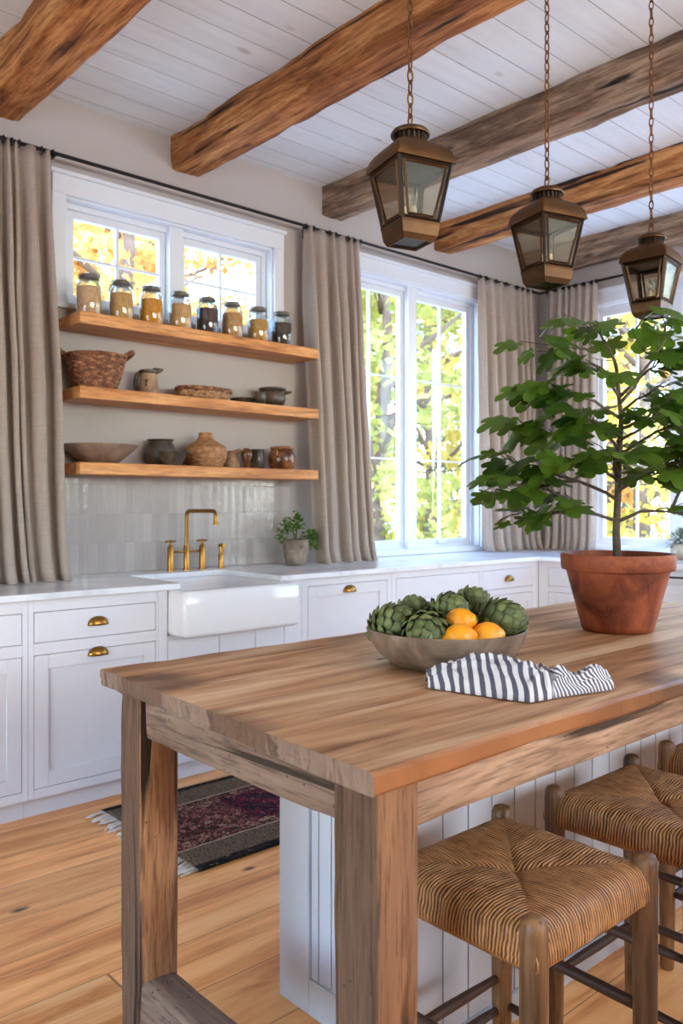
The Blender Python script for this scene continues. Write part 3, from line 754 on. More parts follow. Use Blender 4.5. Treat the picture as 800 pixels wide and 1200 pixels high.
# ------------------------------------------------------------------ base cabinets
CT = .897; FY = 3.34; RXF = 4.82
def pull(parent, P, s, d, z, off):
    mb = MB(); nu, nv = 16, 8; rows = []
    for i in range(nv+1):
        th = (PI/2)*i/nv
        row = []
        for j in range(nu+1):
            ph = PI*j/nu
            row.append((s-.046*math.cos(ph)*math.cos(th)**.8 if th < PI/2 else s, -.026*math.sin(ph)*math.cos(th)**.9 if th < PI/2 else 0, .036*math.sin(th)))
        rows.append(row)
    R, fs = mb.sheet([[P2(P, a, d+b, z+c-.012) for (a, b, c) in r] for r in rows])
    return mb.build('cup_pull', M['brass'], parent, smooth=True, solid=.003, off=off)
def P2(P, s, d, z):
    return (s, FY+d, z) if P is PBc else (RXF+d, s, z)
PBc = lambda mb, s0, s1, d0, d1, z0, z1: mb.box(s0, s1, FY+d0, FY+d1, z0, z1)
PRc = lambda mb, s0, s1, d0, d1, z0, z1: mb.box(RXF+d0, RXF+d1, s0, s1, z0, z1)
def front(P, parent, off, s0, s1, z0, z1, shaker, pl, pz=None, name='drawer', pull_s=None, handle=None):
    g = .0025; s0 += g; s1 -= g; z0 += g; z1 -= g; m = MB()
    if shaker:
        w = .058
        P(m, s0, s0+w, .0, .02, z0, z1); P(m, s1-w, s1, .0, .02, z0, z1); P(m, s0+w, s1-w, 0, .02, z0, z0+w); P(m, s0+w, s1-w, 0, .02, z1-w, z1)
        P(m, s0+w, s1-w, .010, .02, z0+w, z1-w)
    else: P(m, s0, s1, 0, .02, z0, z1)
    f = m.build(name, M['cab'], parent, off=off, bevel=.0015)
    if pl: pull(f, P, pull_s or (s0+s1)/2, -.0005, pz or (z0+z1)/2, off)
    return f
def cabinet(P, label, s0, s1, rows, back, group='white base cabinets', toe=.05, stl=.0235, stw=None, kick=True, low=.105):
    """rows: list of (z0,z1,kind,pull_z)"""
    off = P2(P, s0, 0, 0)
    t = thing('base_cabinet', label, 'cabinet', off, group=group)
    m = MB(); e = .0006
    l, r = (stw or (stl, stl))
    P(m, s0+e, s1-e, .022, back, .085, CT-.001)
    P(m, s0+e, s0+l, 0, .022, .085, CT-.001); P(m, s1-r, s1-e, 0, .022, .085, CT-.001)
    z = .085
    for (a, b, k, pz) in sorted(rows):
        P(m, s0+l, s1-r, 0, .022, z, a); z = b
    P(m, s0+l, s1-r, 0, .022, z, CT-.001)
    m.build('body', M['cab'], t, off=off, bevel=.001)
    if kick:
        m = MB(); P(m, s0+e, s1-e, toe, back, 0.0005, .085); m.build('toe_kick', M['cab'], t, off=off)
    for (a, b, k, pz) in rows:
        f = front(P, t, off, s0+l, s1-r, a, b, k in ('door', 'pullout'), pz is not None, pz, 'door' if k != 'drawer' else 'drawer')
    return t
D = [(.123, .670, 'door', None), (.718, .846, 'drawer', None)]
cabinet(PBc, 'white base cabinet cut off by the left edge of the photo', .69, 1.292, D, .70)
cabinet(PBc, 'white base cabinet with two stacked brass cup pulls left of the sink', 1.292, 1.882, [(.123, .670, 'pullout', .652), (.718, .846, 'drawer', .782)], .70, stw=(.0235, .011))
# sink cabinet
off = (1.882, FY, 0)
t = thing('sink_cabinet', 'white cabinet with plain tall boards under the farmhouse sink', 'cabinet', off)
m = MB(); m.box(1.883, 2.72, FY+.02, 4.04, .085, .683); m.box(1.883, 1.93, FY, 4.04, .085, CT-.001); m.box(2.605, 2.72, FY, 4.04, .085, CT-.001)
m.build('body', M['cab'], t, off=off, bevel=.001)
MB().box(1.883, 2.72, FY+.05, 4.04, .0005, .085).build('toe_kick', M['cab'], t, off=off)
for a, b in ((1.9325, 2.211), (2.215, 2.422), (2.426, 2.603)):
    MB().box(a, b, FY, FY+.0195, .088, .6835).build('board', M['cab'], t, off=off, bevel=.002)
cabinet(PBc, 'white pull-out cabinet with a tall shaker front just right of the sink', 2.7205, 3.384, [(.123, .855, 'pullout', .82)], .70, stw=(.04, .035))
cabinet(PBc, 'white cabinet with plain drawers behind the bowl of artichokes', 3.384, 4.194, [(.123, .69, 'door', None), (.729, .857, 'drawer', None)], .70, stw=(.036, .017))
cabinet(PBc, 'white corner cabinet with a single brass cup pull on its drawer', 4.194, 4.82, [(.123, .69, 'door', None), (.729, .857, 'drawer', .79)], .70, stw=(.018, .06))
cabinet(PRc, 'white cabinet on the right wall, mostly hidden by the terracotta pot', 2.66, 3.338, [(.123, .69, 'door', None), (.729, .857, 'drawer', None)], 1.02, stw=(.02, .078))
rc = cabinet(PRc, 'white cabinet with a black bar pull right of the terracotta pot', 1.95, 2.659, [(.123, .80, 'pullout', None), (.812, .88, 'drawer', None)], 1.02, stw=(.02, .02))
dr = [c for c in rc.children if c.name.startswith('drawer')][0]
m = MB(); m.tube([(RXF-.03, 2.24, .846), (RXF-.03, 2.40, .846)], .006, 8); m.tube([(RXF, 2.26, .846), (RXF-.03, 2.26, .846)], .005, 8); m.tube([(RXF, 2.38, .846), (RXF-.03, 2.38, .846)], .005, 8)
m.build('bar_pull', M['black'], dr, off=P2(PRc, 1.95, 0, 0), smooth=True)

# countertop: one continuous slab with the sink cut out, L shaped
def poly_slab(pts, z0, z1):
    mb = MB(); a = [mb.b.verts.new((x, y, z0)) for x, y in pts]; b = [mb.b.verts.new((x, y, z1)) for x, y in pts]
    mb.b.faces.new(list(reversed(a))); mb.b.faces.new(b); n = len(pts)
    for i in range(n): mb.b.faces.new((a[i], a[(i+1) % n], b[(i+1) % n], b[i]))
    return mb
def arc(cx, cy, r, a0, a1, n=5): return [(cx+r*math.cos(a0+(a1-a0)*i/n), cy+r*math.sin(a0+(a1-a0)*i/n)) for i in range(n+1)]
FC = 3.31; yb = WY-.001
pts = [(.66, FC)] + arc(1.99-.02, FC+.02, .02, -PI/2, 0) + [(1.99, 3.80)] + [(1.99+.03-.03*math.cos(a*PI/8), 3.80+.03*math.sin(a*PI/8)) for a in range(1, 5)] + [(2.53+.03*math.sin(a*PI/8), 3.80+.03*math.cos(a*PI/8)) for a in range(0, 5)] \
      + arc(2.56+.02, FC+.02, .02, PI, 1.5*PI) + [(4.79, FC), (4.79, 1.93), (WX-.001, 1.93), (WX-.001, yb), (.66, yb)]
ct = poly_slab(pts, CT, .925)
tag(ct.build('countertop', M['counter'], off=(1.0, 3.68, CT), bevel=.004), 'pale stone countertop wrapping the room corner and cut around the sink', 'countertop')

# farmhouse sink
def rrect(x0, x1, y0, y1, z, r, n=5):
    p = []
    for cx, cy, a in ((x1-r, y0+r, -PI/2), (x1-r, y1-r, 0), (x0+r, y1-r, PI/2), (x0+r, y0+r, PI)):
        for i in range(n+1): q = a+PI/2*i/n; p.append((cx+r*math.cos(q), cy+r*math.sin(q), z))
    return p
sx0, sx1, sy0, sy1 = 1.935, 2.60, 3.20, 3.87
rings = [rrect(sx0+.02, sx1-.02, sy0+.02, sy1-.02, .684, .02), rrect(sx0+.006, sx1-.006, sy0+.006, sy1-.006, .690, .022), rrect(sx0, sx1, sy0, sy1, .704, .022),
         rrect(sx0, sx1, sy0, sy1, .880, .022), rrect(sx0+.005, sx1-.005, sy0+.005, sy1-.005, .891, .02), rrect(sx0+.015, sx1-.015, sy0+.015, sy1-.015, .8962, .02),
         rrect(sx0+.04, sx1-.04, sy0+.045, sy1-.04, .8962, .03), rrect(sx0+.05, sx1-.05, sy0+.055, sy1-.05, .887, .04), rrect(sx0+.056, sx1-.056, sy0+.06, sy1-.056, .74, .05), rrect(sx0+.1, sx1-.1, sy0+.1, sy1-.1, .715, .05)]
mb = MB(); mb.loft(rings)
so = (2.27, 3.53, .684)
sk = thing('farmhouse_sink', 'white ceramic apron-front farmhouse sink below the shelves', 'sink', so)
mb.build('basin', M['ceramic'], sk, off=so, smooth=True, angle=1.0)
MB().lathe([(.04, .716), (.04, .719), (.03, .7195), (.01, .717)], 20, (2.27, 3.55, 0), True, True).build('drain', M['brass'], sk, off=so, smooth=True)

# bridge faucet
FYY = 3.94; fo = (2.395, FYY, .925)
t = thing('bridge_faucet', 'aged brass bridge faucet with two cross handles behind the sink', 'faucet', fo)
sp = [(0, 0, 0), (0, 0, .295)] + [(0, -.03+.03*math.cos(a*PI/12), .295+.03*math.sin(a*PI/12)) for a in range(1, 7)] + [(0, -.26, .325)] + [(0, -.26-.03*math.sin(a*PI/12), .295+.03*math.cos(a*PI/12)) for a in range(1, 7)] + [(0, -.29, .255)]
mb = MB(); mb.tube(sp, .0105, 14); mb.lathe([(.0125, .252), (.0125, .27)], 16, (0, -.29, 0), True, True); mb.build('spout', M['brass'], t, smooth=True, angle=.8)
mb = MB(); mb.lathe([(.021, 0), (.021, .006), (.0165, .008), (.0165, .128), (.013, .134), (.013, .142)], 20, cap0=True, cap1=True); mb.build('spout_base', M['brass'], t, smooth=True, angle=.6)
MB().tube([(-.1, 0, .102), (.1, 0, .102)], .006, 10).build('bridge', M['brass'], t, smooth=True)
for sx in (-.1, .1):
    mb = MB(); mb.lathe([(.021, 0), (.021, .006), (.0175, .008), (.0175, .125), (.012, .135), (.008, .14), (.008, .158)], 20, (sx, 0, 0), True, True)
    b = mb.build('valve', M['brass'], t, smooth=True, angle=.6)
    mb = MB(); mb.tube([(sx-.034, -.004, .16), (sx+.034, .004, .16)], .0052, 8); mb.tube([(sx+.004, -.034, .16), (sx-.004, .034, .16)], .0052, 8); mb.lathe([(.009, .152), (.011, .158), (.008, .168)], 12, (sx, 0, 0), True, True)
    mb.build('cross_handle', M['brass'], b, smooth=True)
so2 = (2.62, FYY, .9255)
t = thing('side_sprayer', 'short brass side sprayer right of the bridge faucet', 'sprayer', so2)
MB().lathe([(.021, 0), (.021, .006), (.0165, .008), (.0165, .075), (.013, .082)], 20, cap0=True, cap1=True).build('base', M['brass'], t, smooth=True, angle=.6)
mb = MB(); mb.lathe([(.012, .08), (.014, .12), (.011, .135)], 14, cap0=True, cap1=True); mb.tube([(0, .014, .126), (0, -.03, .128)], [.011, .013], 12); mb.build('spray_head', M['brass'], t, smooth=True, angle=.7)

# herb pot on the counter
def leafquad(mb, c, d, up, L, W, fold=.15):
    d = d.normalized(); s = d.cross(up)
    if s.length < 1e-4: s = d.cross(Vector((1, 0, 0)))
    s.normalize(); n = s.cross(d).normalized()
    P = [c, c+d*L*.35+s*W*.5+n*fold*W, c+d*L*.75+s*W*.38+n*fold*W, c+d*L, c+d*L*.75-s*W*.38+n*fold*W, c+d*L*.35-s*W*.5+n*fold*W]
    m1 = c+d*L*.35; m2 = c+d*L*.75
    v = [mb.b.verts.new(p) for p in P]; a = mb.b.verts.new(m1); b = mb.b.verts.new(m2)
    for f in ((v[0], v[1], a), (v[1], v[2], b, a), (v[2], v[3], b), (v[3], v[4], b), (v[4], v[5], a, b), (v[5], v[0], a)): mb.b.faces.new(f)
def rdir(r, zlo=-1, zhi=1):
    z = r.uniform(zlo, zhi); a = r.uniform(0, 2*PI); q = math.sqrt(max(0, 1-z*z)); return Vector((q*math.cos(a), q*math.sin(a), z))
hx = XY(347, 3.84)
t = thing('potted_herb', 'small leafy green herb in a grey-brown stone pot near the curtain', 'plant', (hx, 3.84, .9255))
MB().lathe([(.05, 0), (.062, .006), (.072, .05), (.078, .10), (.076, .145), (.081, .152), (.073, .152), (.07, .14), (.06, .12)], 28, cap0=True, cap1=True).build('pot', M['greypot'], t, smooth=True, angle=.9)
MB().lathe([(.001, .139), (.071, .136)], 20, cap1=False).build('soil', M['soil'], t)
r = random.Random(4); mb = MB(); ms = MB()
tips = [(-.075, -.01, .235), (-.09, .0, .19), (-.05, .02, .25), (0, .0, .29), (.03, .02, .27), (.06, -.02, .17), (.085, -.03, .14), (.08, -.05, .11), (.05, -.06, .19), (-.02, -.05, .23), (.02, .04, .24), (-.06, -.04, .2), (.1, -.02, .17), (-.1, -.02, .16)]
for tp in tips:
    tp = Vector(tp); tp = Vector((tp.x*.744-tp.y*-.3, -tp.x*.668+tp.y, tp.z)) if False else Vector((tp.x*.95, tp.y-tp.x*.3, tp.z))
    ms.tube([(0, 0, .13), tuple(Vector((tp.x*.4, tp.y*.4, .13+(tp.z-.13)*.6+.02))), tuple(tp)], [.003, .002, .0015], 5)
    for k in range(22):
        c = tp + rdir(r)*r.uniform(.005, .038); leafquad(mb, c, rdir(r, -.3, .7), Vector((0, 0, 1)), r.uniform(.022, .034), r.uniform(.018, .026))
mb.build('foliage', M['herb'], t); ms.build('stem', M['stem'], t, smooth=True)

# pale pot of grey foliage on right counter
t = thing('potted_sage', 'grey-leaved plant in a pale pot at the right edge of the counter', 'plant', (5.28, 2.52, .9255))
MB().lathe([(.06, 0), (.075, .005), (.095, .05), (.095, .08), (.085, .1), (.08, .1), (.08, .08)], 24, cap0=True, cap1=True).build('pot', M['palepot'], t, smooth=True, angle=.9)
mb = MB()
for k in range(360):
    d = rdir(r, 0, 1); c = Vector((0, 0, .09)) + Vector((d.x*.1, d.y*.1, d.z*.11))*r.uniform(.4, 1); leafquad(mb, c, (d+rdir(r)*.6), Vector((0, 0, 1)), .04, .012)
mb.build('foliage', M['sage'], t)

# ------------------------------------------------------------------ rug
ro = (2.26, 2.86, .0)
t = thing('persian_rug', 'worn dark red and brown Persian runner between the sink and the island', 'rug', ro)
rows = []
for j in range(21):
    y = -.38+.76*j/20; row = []
    for i in range(41):
        x = -.7+1.4*i/40; row.append((x+.012*noise.noise(Vector((0, y*6, 2))), y+.008*noise.noise(Vector((x*3, y, 7))), .008+.003*noise.noise(Vector((x*3, y*4, 1)))))
    rows.append(row)
mb = MB(); mb.sheet(rows); mb.build('pile', M['rug'], t, solid=.008, smooth=True)
for sg in (-1, 1):
    mb = MB(); r = random.Random(5)
    for k in range(70):
        y = -.37+.74*k/69; L = r.uniform(.05, .085); a = r.uniform(-.5, .5)-.25
        mb.tube([(sg*.698, y, .008), (sg*(.698+L*.5), y+a*.03, .007), (sg*(.698+L), y+a*.07, .005)], [.004, .0042, .003], 5)
    mb.build('fringe', M['fringe'], t, smooth=True)

# ------------------------------------------------------------------ farmhouse table
to = (2.0, 1.33, 0)
T = thing('farmhouse_table', 'long weathered reclaimed wood table used as the kitchen island top', 'table', to)
mb = rough_box(MB(), .855, 3.13, .86, 1.83, .862, .9, 0, 150, 14, .0022, 7, 3.3, .006)
for v in mb.b.verts:
    k = max(0, 1-(v.co.x-.855)/.5)
    v.co.x += k*((v.co.y-.86)/.97*.045-.022 + .006*noise.noise(Vector((v.co.y*14, 0, 0))) + .003*noise.noise(Vector((v.co.y*50, v.co.z*30, 0))))
    if v.co.z < .88: v.co.x += .003*k
mb.build('tabletop', M['table'], T, off=to, smooth=True, angle=.7)
LZ = .8615
for i, (a, b, c, d) in enumerate([(.865, .960, .885, .984), (.882, .977, 1.639, 1.735), (3.0, 3.095, .885, .984), (3.0, 3.095, 1.639, 1.735)]):
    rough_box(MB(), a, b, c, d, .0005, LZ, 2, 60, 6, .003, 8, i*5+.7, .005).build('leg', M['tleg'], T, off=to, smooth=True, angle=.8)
rough_box(MB(), .9605, 2.9995, .905, .945, .772, LZ, 0, 90, 5, .002, 7, 11, .004).build('apron', M['tapron'], T, off=to, smooth=True, angle=.8)
rough_box(MB(), .9775, 2.9995, 1.675, 1.715, .772, LZ, 0, 90, 5, .002, 7, 17, .004).build('apron', M['tapron'], T, off=to, smooth=True, angle=.8)
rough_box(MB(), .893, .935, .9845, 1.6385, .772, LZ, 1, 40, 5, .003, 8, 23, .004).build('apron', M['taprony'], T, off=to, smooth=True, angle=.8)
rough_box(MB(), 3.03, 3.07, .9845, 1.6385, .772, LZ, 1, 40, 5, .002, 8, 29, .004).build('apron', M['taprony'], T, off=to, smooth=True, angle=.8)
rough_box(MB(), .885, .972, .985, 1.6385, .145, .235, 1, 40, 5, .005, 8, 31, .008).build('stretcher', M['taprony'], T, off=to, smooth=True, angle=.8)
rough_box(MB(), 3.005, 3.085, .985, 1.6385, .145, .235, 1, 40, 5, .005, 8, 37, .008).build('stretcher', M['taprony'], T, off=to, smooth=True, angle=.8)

# white island cabinet standing under the table
io = (1.33, 1.25, 0)
t = thing('island_cabinet', 'white panelled cabinet standing under the wooden table', 'cabinet', io)
IX0, IX1, IY0, IY1 = 1.33, 2.95, 1.25, 1.670
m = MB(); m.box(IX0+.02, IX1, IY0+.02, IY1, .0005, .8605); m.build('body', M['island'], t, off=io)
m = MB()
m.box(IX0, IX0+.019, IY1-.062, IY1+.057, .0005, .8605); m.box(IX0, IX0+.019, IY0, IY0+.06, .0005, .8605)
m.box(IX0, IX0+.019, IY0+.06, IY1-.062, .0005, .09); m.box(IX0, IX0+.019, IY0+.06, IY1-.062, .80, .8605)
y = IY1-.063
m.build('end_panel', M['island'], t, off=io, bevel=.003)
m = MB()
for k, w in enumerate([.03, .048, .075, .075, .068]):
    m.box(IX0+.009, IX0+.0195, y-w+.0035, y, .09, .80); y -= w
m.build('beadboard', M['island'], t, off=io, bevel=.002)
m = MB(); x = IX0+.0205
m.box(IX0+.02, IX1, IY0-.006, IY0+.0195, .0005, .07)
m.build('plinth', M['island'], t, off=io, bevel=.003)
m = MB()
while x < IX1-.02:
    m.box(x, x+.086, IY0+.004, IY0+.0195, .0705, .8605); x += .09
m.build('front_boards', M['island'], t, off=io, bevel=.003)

# ------------------------------------------------------------------ stools
def make_stool():
    t = thing('rush_stool', '', 'stool', (1.29, .945, 0), group='rush-seat counter stools')
    px, py = .178, .166
    for sx, sy in ((-1, -1), (1, -1), (-1, 1), (1, 1)):
        mb = MB(); prof = [(.017, .0005), (.019, .01), (.0225, .3), (.0235, .5), (.0235, .605), (.0225, .618), (.018, .627), (.01, .631)]
        mb.lathe(prof, 20, cap0=True, cap1=True, fn=lambda r, z, a, k: r*(1+.03*noise.noise(Vector((math.cos(a)*2+sx, math.sin(a)*2+sy, z*6)))))
        for v in mb.b.verts: v.co.x += sx*(px); v.co.y += sy*(py)
        mb.build('leg', M['stool'], t, smooth=True, angle=.9)
    def rung(sx0, sy0, sx1, sy1, z, r=.0105):
        a = Vector((sx0*px, sy0*py, z)); b = Vector((sx1*px, sy1*py, z)); n = 8; d = (b-a).normalized(); a = a+d*.0225; b = b-d*.0225
        MB().tube([a+(b-a)*i/n+Vector((0, 0, .002*noise.noise(Vector((i, z*30, 0))))) for i in range(n+1)], [r*(.8+.3*math.sin(PI*i/n)) for i in range(n+1)], 10).build('rung', M['rung'], t, smooth=True)
    rung(-1, -1, 1, -1, .27); rung(-1, 1, 1, 1, .26); rung(-1, 1, 1, 1, .19)
    rung(-1, -1, -1, 1, .35); rung(1, -1, 1, 1, .34); rung(1, -1, 1, 1, .20); rung(-1, -1, -1, 1, .21)
    # woven seat
    hx, hy = .193, .181; N = 110; top = []; r_ = random.Random(2)
    def g(c, q): return 1
    mb = MB()
    def H(x, y):
        ax, ay = abs(x)/hx, abs(y)/hy; m = max(ax, ay); 
        dg = abs(ax-ay)                                  # diagonal seam
        e = max(0, (m-.80)/.20)
        z = .602 + .010*min(1, m*1.6) - .004*math.exp(-(dg/.05)**2)*(1-m) - .007*math.exp(-(m/.13)**2) - .028*(1-math.sqrt(max(0, 1-e*e)))
        co = y if ax > ay else x
        co += .0009*noise.noise(Vector((x*22, y*22, 3)))
        z += .0012*abs(math.sin(PI*co/.0072)) + .0016*noise.noise(Vector((x*16, y*16, 0)))
        return z
    def corner(x, y):   # notch the corners around the posts
        return x, y
    rows = []
    for j in range(N+1):
        row = []
        for i in range(N+1):
            x = -hx+2*hx*i/N; y = -hy+2*hy*j/N
            row.append((x, y, H(x, y)))
        rows.append(row)
    R, fs = mb.sheet(rows)
    # sides: wrap down and under
    def ringof(idx): return idx
    per = [(i, 0) for i in range(N)] + [(N, j) for j in range(N)] + [(i, N) for i in range(N, 0, -1)] + [(0, j) for j in range(N, 0, -1)]
    prev = [R[j][i] for i, j in per]
    for (ins, z) in ((-.003, .566), (-.003, .552), (.006, .540), (.03, .536)):
        cur = []
        for i, j in per:
            v = R[j][i].co; co = v.x if j in (0, N) else v.y
            w = .0012*abs(math.sin(PI*co/.0072))
            s = Vector((v.x, v.y)); x = s.x*(1-(ins-w)/hx); y = s.y*(1-(ins-w)/hy)
            cur.append(mb.b.verts.new((x, y, z)))
        n = len(per)
        for k in range(n): mb.b.faces.new((prev[k], prev[(k+1) % n], cur[(k+1) % n], cur[k]))
        prev = cur
    mb.b.faces.new(prev)
    mb.build('seat', M['rush'], t, smooth=True)
    return t
st = make_stool()
st['label'] = 'nearest rush-seat stool, beside the front table leg'
dup(st, (1.84, .94, 0), 'middle rush-seat stool, behind and right of the nearest one')
dup(st, (2.385, .94, 0), 'third rush-seat stool, only a post and seat edge visible at the right edge')

# ------------------------------------------------------------------ bowl of artichokes and lemons
B = Vector((1.53, 1.325, .9005))
R_ = Vector((.7443, -.6678, 0)); F_ = Vector((.6678, .7443, 0))
bo = thing('fruit_bowl', 'wide shallow hammered grey-brown bowl on the wooden table', 'bowl', B)
MB().lathe([(.09, 0), (.13, .004), (.165, .03), (.186, .062), (.194, .088), (.190, .090), (.182, .066), (.160, .036), (.125, .012), (.01, .010)], 56, cap0=True, cap1=True,
    fn=lambda r, z, a, k: r*(1+.008*noise.noise(Vector((math.cos(a)*6, math.sin(a)*6, z*60))))).build('bowl_body', M['bowl'], bo, smooth=True, angle=1.2)
def artichoke(seed, r=.055, elong=1.0, open_=.0):
    rr = random.Random(seed); mb = MB(); lay = mb.b.verts.layers.float.new('tip')
    mb.ell((0, 0, 0), (r*.86, r*.86, r*.86*elong), 20, 12)
    n = 84
    for k in range(n):
        q = k/(n-1); th = PI*(.97-.90*q)              # from base to top
        a = k*2.39996+rr.uniform(-.05, .05)
        nrm = Vector((math.sin(th)*math.cos(a), math.sin(th)*math.sin(a), math.cos(th)))
        tang = Vector((-math.cos(th)*math.cos(a), -math.cos(th)*math.sin(a), math.sin(th)))  # towards the top
        sid = nrm.cross(tang).normalized()
        L = r*(.62 if q < .8 else .5)*rr.uniform(.9, 1.1); W = r*(.60 if q < .7 else .42)*rr.uniform(.9, 1.1)
        base = nrm*r*.84; base.z *= elong
        out = .34+open_+.14*rr.random()
        rows = []
        for i, (t_, w_, o_) in enumerate([(-.25, .6, .02), (.15, .95, .09), (.5, 1.0, .15), (.8, .66, .17), (1.0, .18, .17)]):
            c = base + tang*L*t_ + nrm*r*(o_+out*t_*.45 if t_ > 0 else o_) - nrm*r*.28*max(0, t_-.1)**1.5*(1-open_*2)
            row = []
            for s_ in (-1, -.5, 0, .5, 1):
                row.append(c + sid*W*.5*w_*s_ - nrm*r*.15*abs(s_)**2*w_)
            rows.append(row)
        R, fs = mb.sheet([[tuple(p) for p in row] for row in rows])
        for i, rw in enumerate(R):
            for v in rw: v[lay] = [1, .75, .1, .35, 1][i]  # last row is the dark tip; first rows are painted shade between bracts
    return mb
def place_art(seed, label, a, b, z, r, rot, elong=1.0, stem=True, open_=0):
    loc = B + R_*a + F_*b + Vector((0, 0, z))
    t = thing('artichoke', label, 'artichoke', loc, group='artichokes in the bowl')
    t.rotation_euler = rot
    artichoke(seed, r, elong, open_).build('bracts', M['art'], t, smooth=True, angle=1.2)
    mb = MB(); mb.tube([(0, 0, -r*elong*.8), (0, 0, -r*elong*1.12)], [.011, .012], 10); mb.build('stem', M['stem'], t, smooth=True)
place_art(1, 'pale green artichoke at the left end of the bowl', -.132, -.01, .092, .052, (1.1, -.5, .9), 1.1, open_=.05)
place_art(2, 'round artichoke facing the viewer at the front left of the bowl', -.058, -.095, .090, .055, (2.0, .1, -.72), .95)
place_art(3, 'dark artichoke at the back left, behind the round one', -.075, .085, .105, .046, (.4, .7, .2), 1.05, open_=.08)
place_art(4, 'artichoke in the middle back, just above the lemons', .012, .02, .120, .050, (.9, -.1, .3))
place_art(5, 'highest artichoke at the back right of the pile', .078, .10, .125, .047, (.3, .9, .1), 1.05, open_=.08)
place_art(6, 'large artichoke at the right end of the bowl, pointing right', .128, .0, .098, .056, (.35, 1.25, -.75), 1.2, open_=.05)
def lemon(label, a, b, z, rot, r=.031):
    mb = MB()
    def fn(d): return 1 + .16*max(0, abs(d.z)-.86)/.14
    mb.ell((0, 0, 0), (r, r, r*1.12), 26, 20, fn)
    t = thing('lemon', label, 'lemon', B+R_*a+F_*b+Vector((0, 0, z)), group='lemons in the bowl'); t.rotation_euler = rot
    mb.build('peel', M['lemon'], t, smooth=True)
    MB().lathe([(.004, r*1.27), (.005, r*1.30), (.003, r*1.32)], 8, cap0=True, cap1=True).build('stem_scar', M['stem'], t, smooth=True)
lemon('topmost yellow-orange lemon, resting on another lemon', .023, -.075, .112, (1.3, .4, .2), .033)
lemon('front yellow-orange lemon, low against the bowl rim beside the round artichoke', .014, -.130, .084, (1.4, .2, .9), .033)
lemon('right-hand yellow-orange lemon with its stem end toward the other two', .082, -.100, .082, (1.45, .0, 1.1), .034)

# ------------------------------------------------------------------ towel
def towel():
    o = B + Vector((0, 0, 0)); NS, NT_ = 110, 46
    ctr = at(600, 805, 1.78); ctr.z = .901
    t = thing('striped_towel', 'crumpled white towel with dark blue-grey stripes beside the bowl', 'towel', ctr)
    mb = MB(); uvl = mb.b.loops.layers.uv.new('UVMap')
    rows = []
    for i in range(NS+1):
        s = i/NS; a = -.185+.385*s
        # near and far edges of the cloth (offset along view depth)
        front_ = -.045 - .13*s*2 if s < .5 else (-.175 + (s-.5)*2*.115)
        if s > .62: front_ = -.145 + (s-.62)/.38*.085
        back = .02+.06*math.sin(min(1, s/.6)*PI) if s < .6 else .02-(s-.6)*.15
        if s > .66: back = front_ + .09 + .03*math.sin(s*20)
        top = (.018+.034*math.sin(min(1, s/.66)*PI*.9)) if s < .64 else .022+.008*math.sin(s*30)
        row = []
        for j in range(NT_+1):
            q = j/NT_; b = front_+(back-front_)*q
            dome = max(0, 1-(2*q-1)**4)**.5
            f = .5+.5*noise.noise(Vector((s*3.2, q*2.6, 4)))
            crease = 1-abs(noise.noise(Vector((s*4.5+q*2, q*5-s*2, 9))))*2
            z = dome*(top*(.45+.55*math.sin(PI*min(1, q*1.1))) + .010*f) + .012*max(0, crease)**3*dome
            z += (.010*abs(math.sin(q*9+s*10)) if s > .6 else .004*math.sin(q*12+s*5))*dome
            wob = .006*noise.noise(Vector((s*7, q*3, 1)))
            row.append(R_*(a+wob+.02*(q-.5)*math.sin(s*3)) + F_*(b+wob) + Vector((0, 0, max(.0022, z))))
        rows.append(row)
    R, fs = mb.sheet([[tuple(p) for p in r] for r in rows])
    mb.b.verts.index_update()
    idx = {v: (i, j) for i, rw in enumerate(R) for j, v in enumerate(rw)}
    for f in fs:
        for l in f.loops:
            i, j = idx[l.vert]; s = i/NS; q = j/NT_
            k = .385*s + .015*(q-.5) if s < .64 else .385*.64+(s-.64)*.9 + .26*(q-.5)
            l[uvl].uv = (k, q*.2)
    mb.build('cloth', M['towel'], t, smooth=True, solid=.003)
towel()

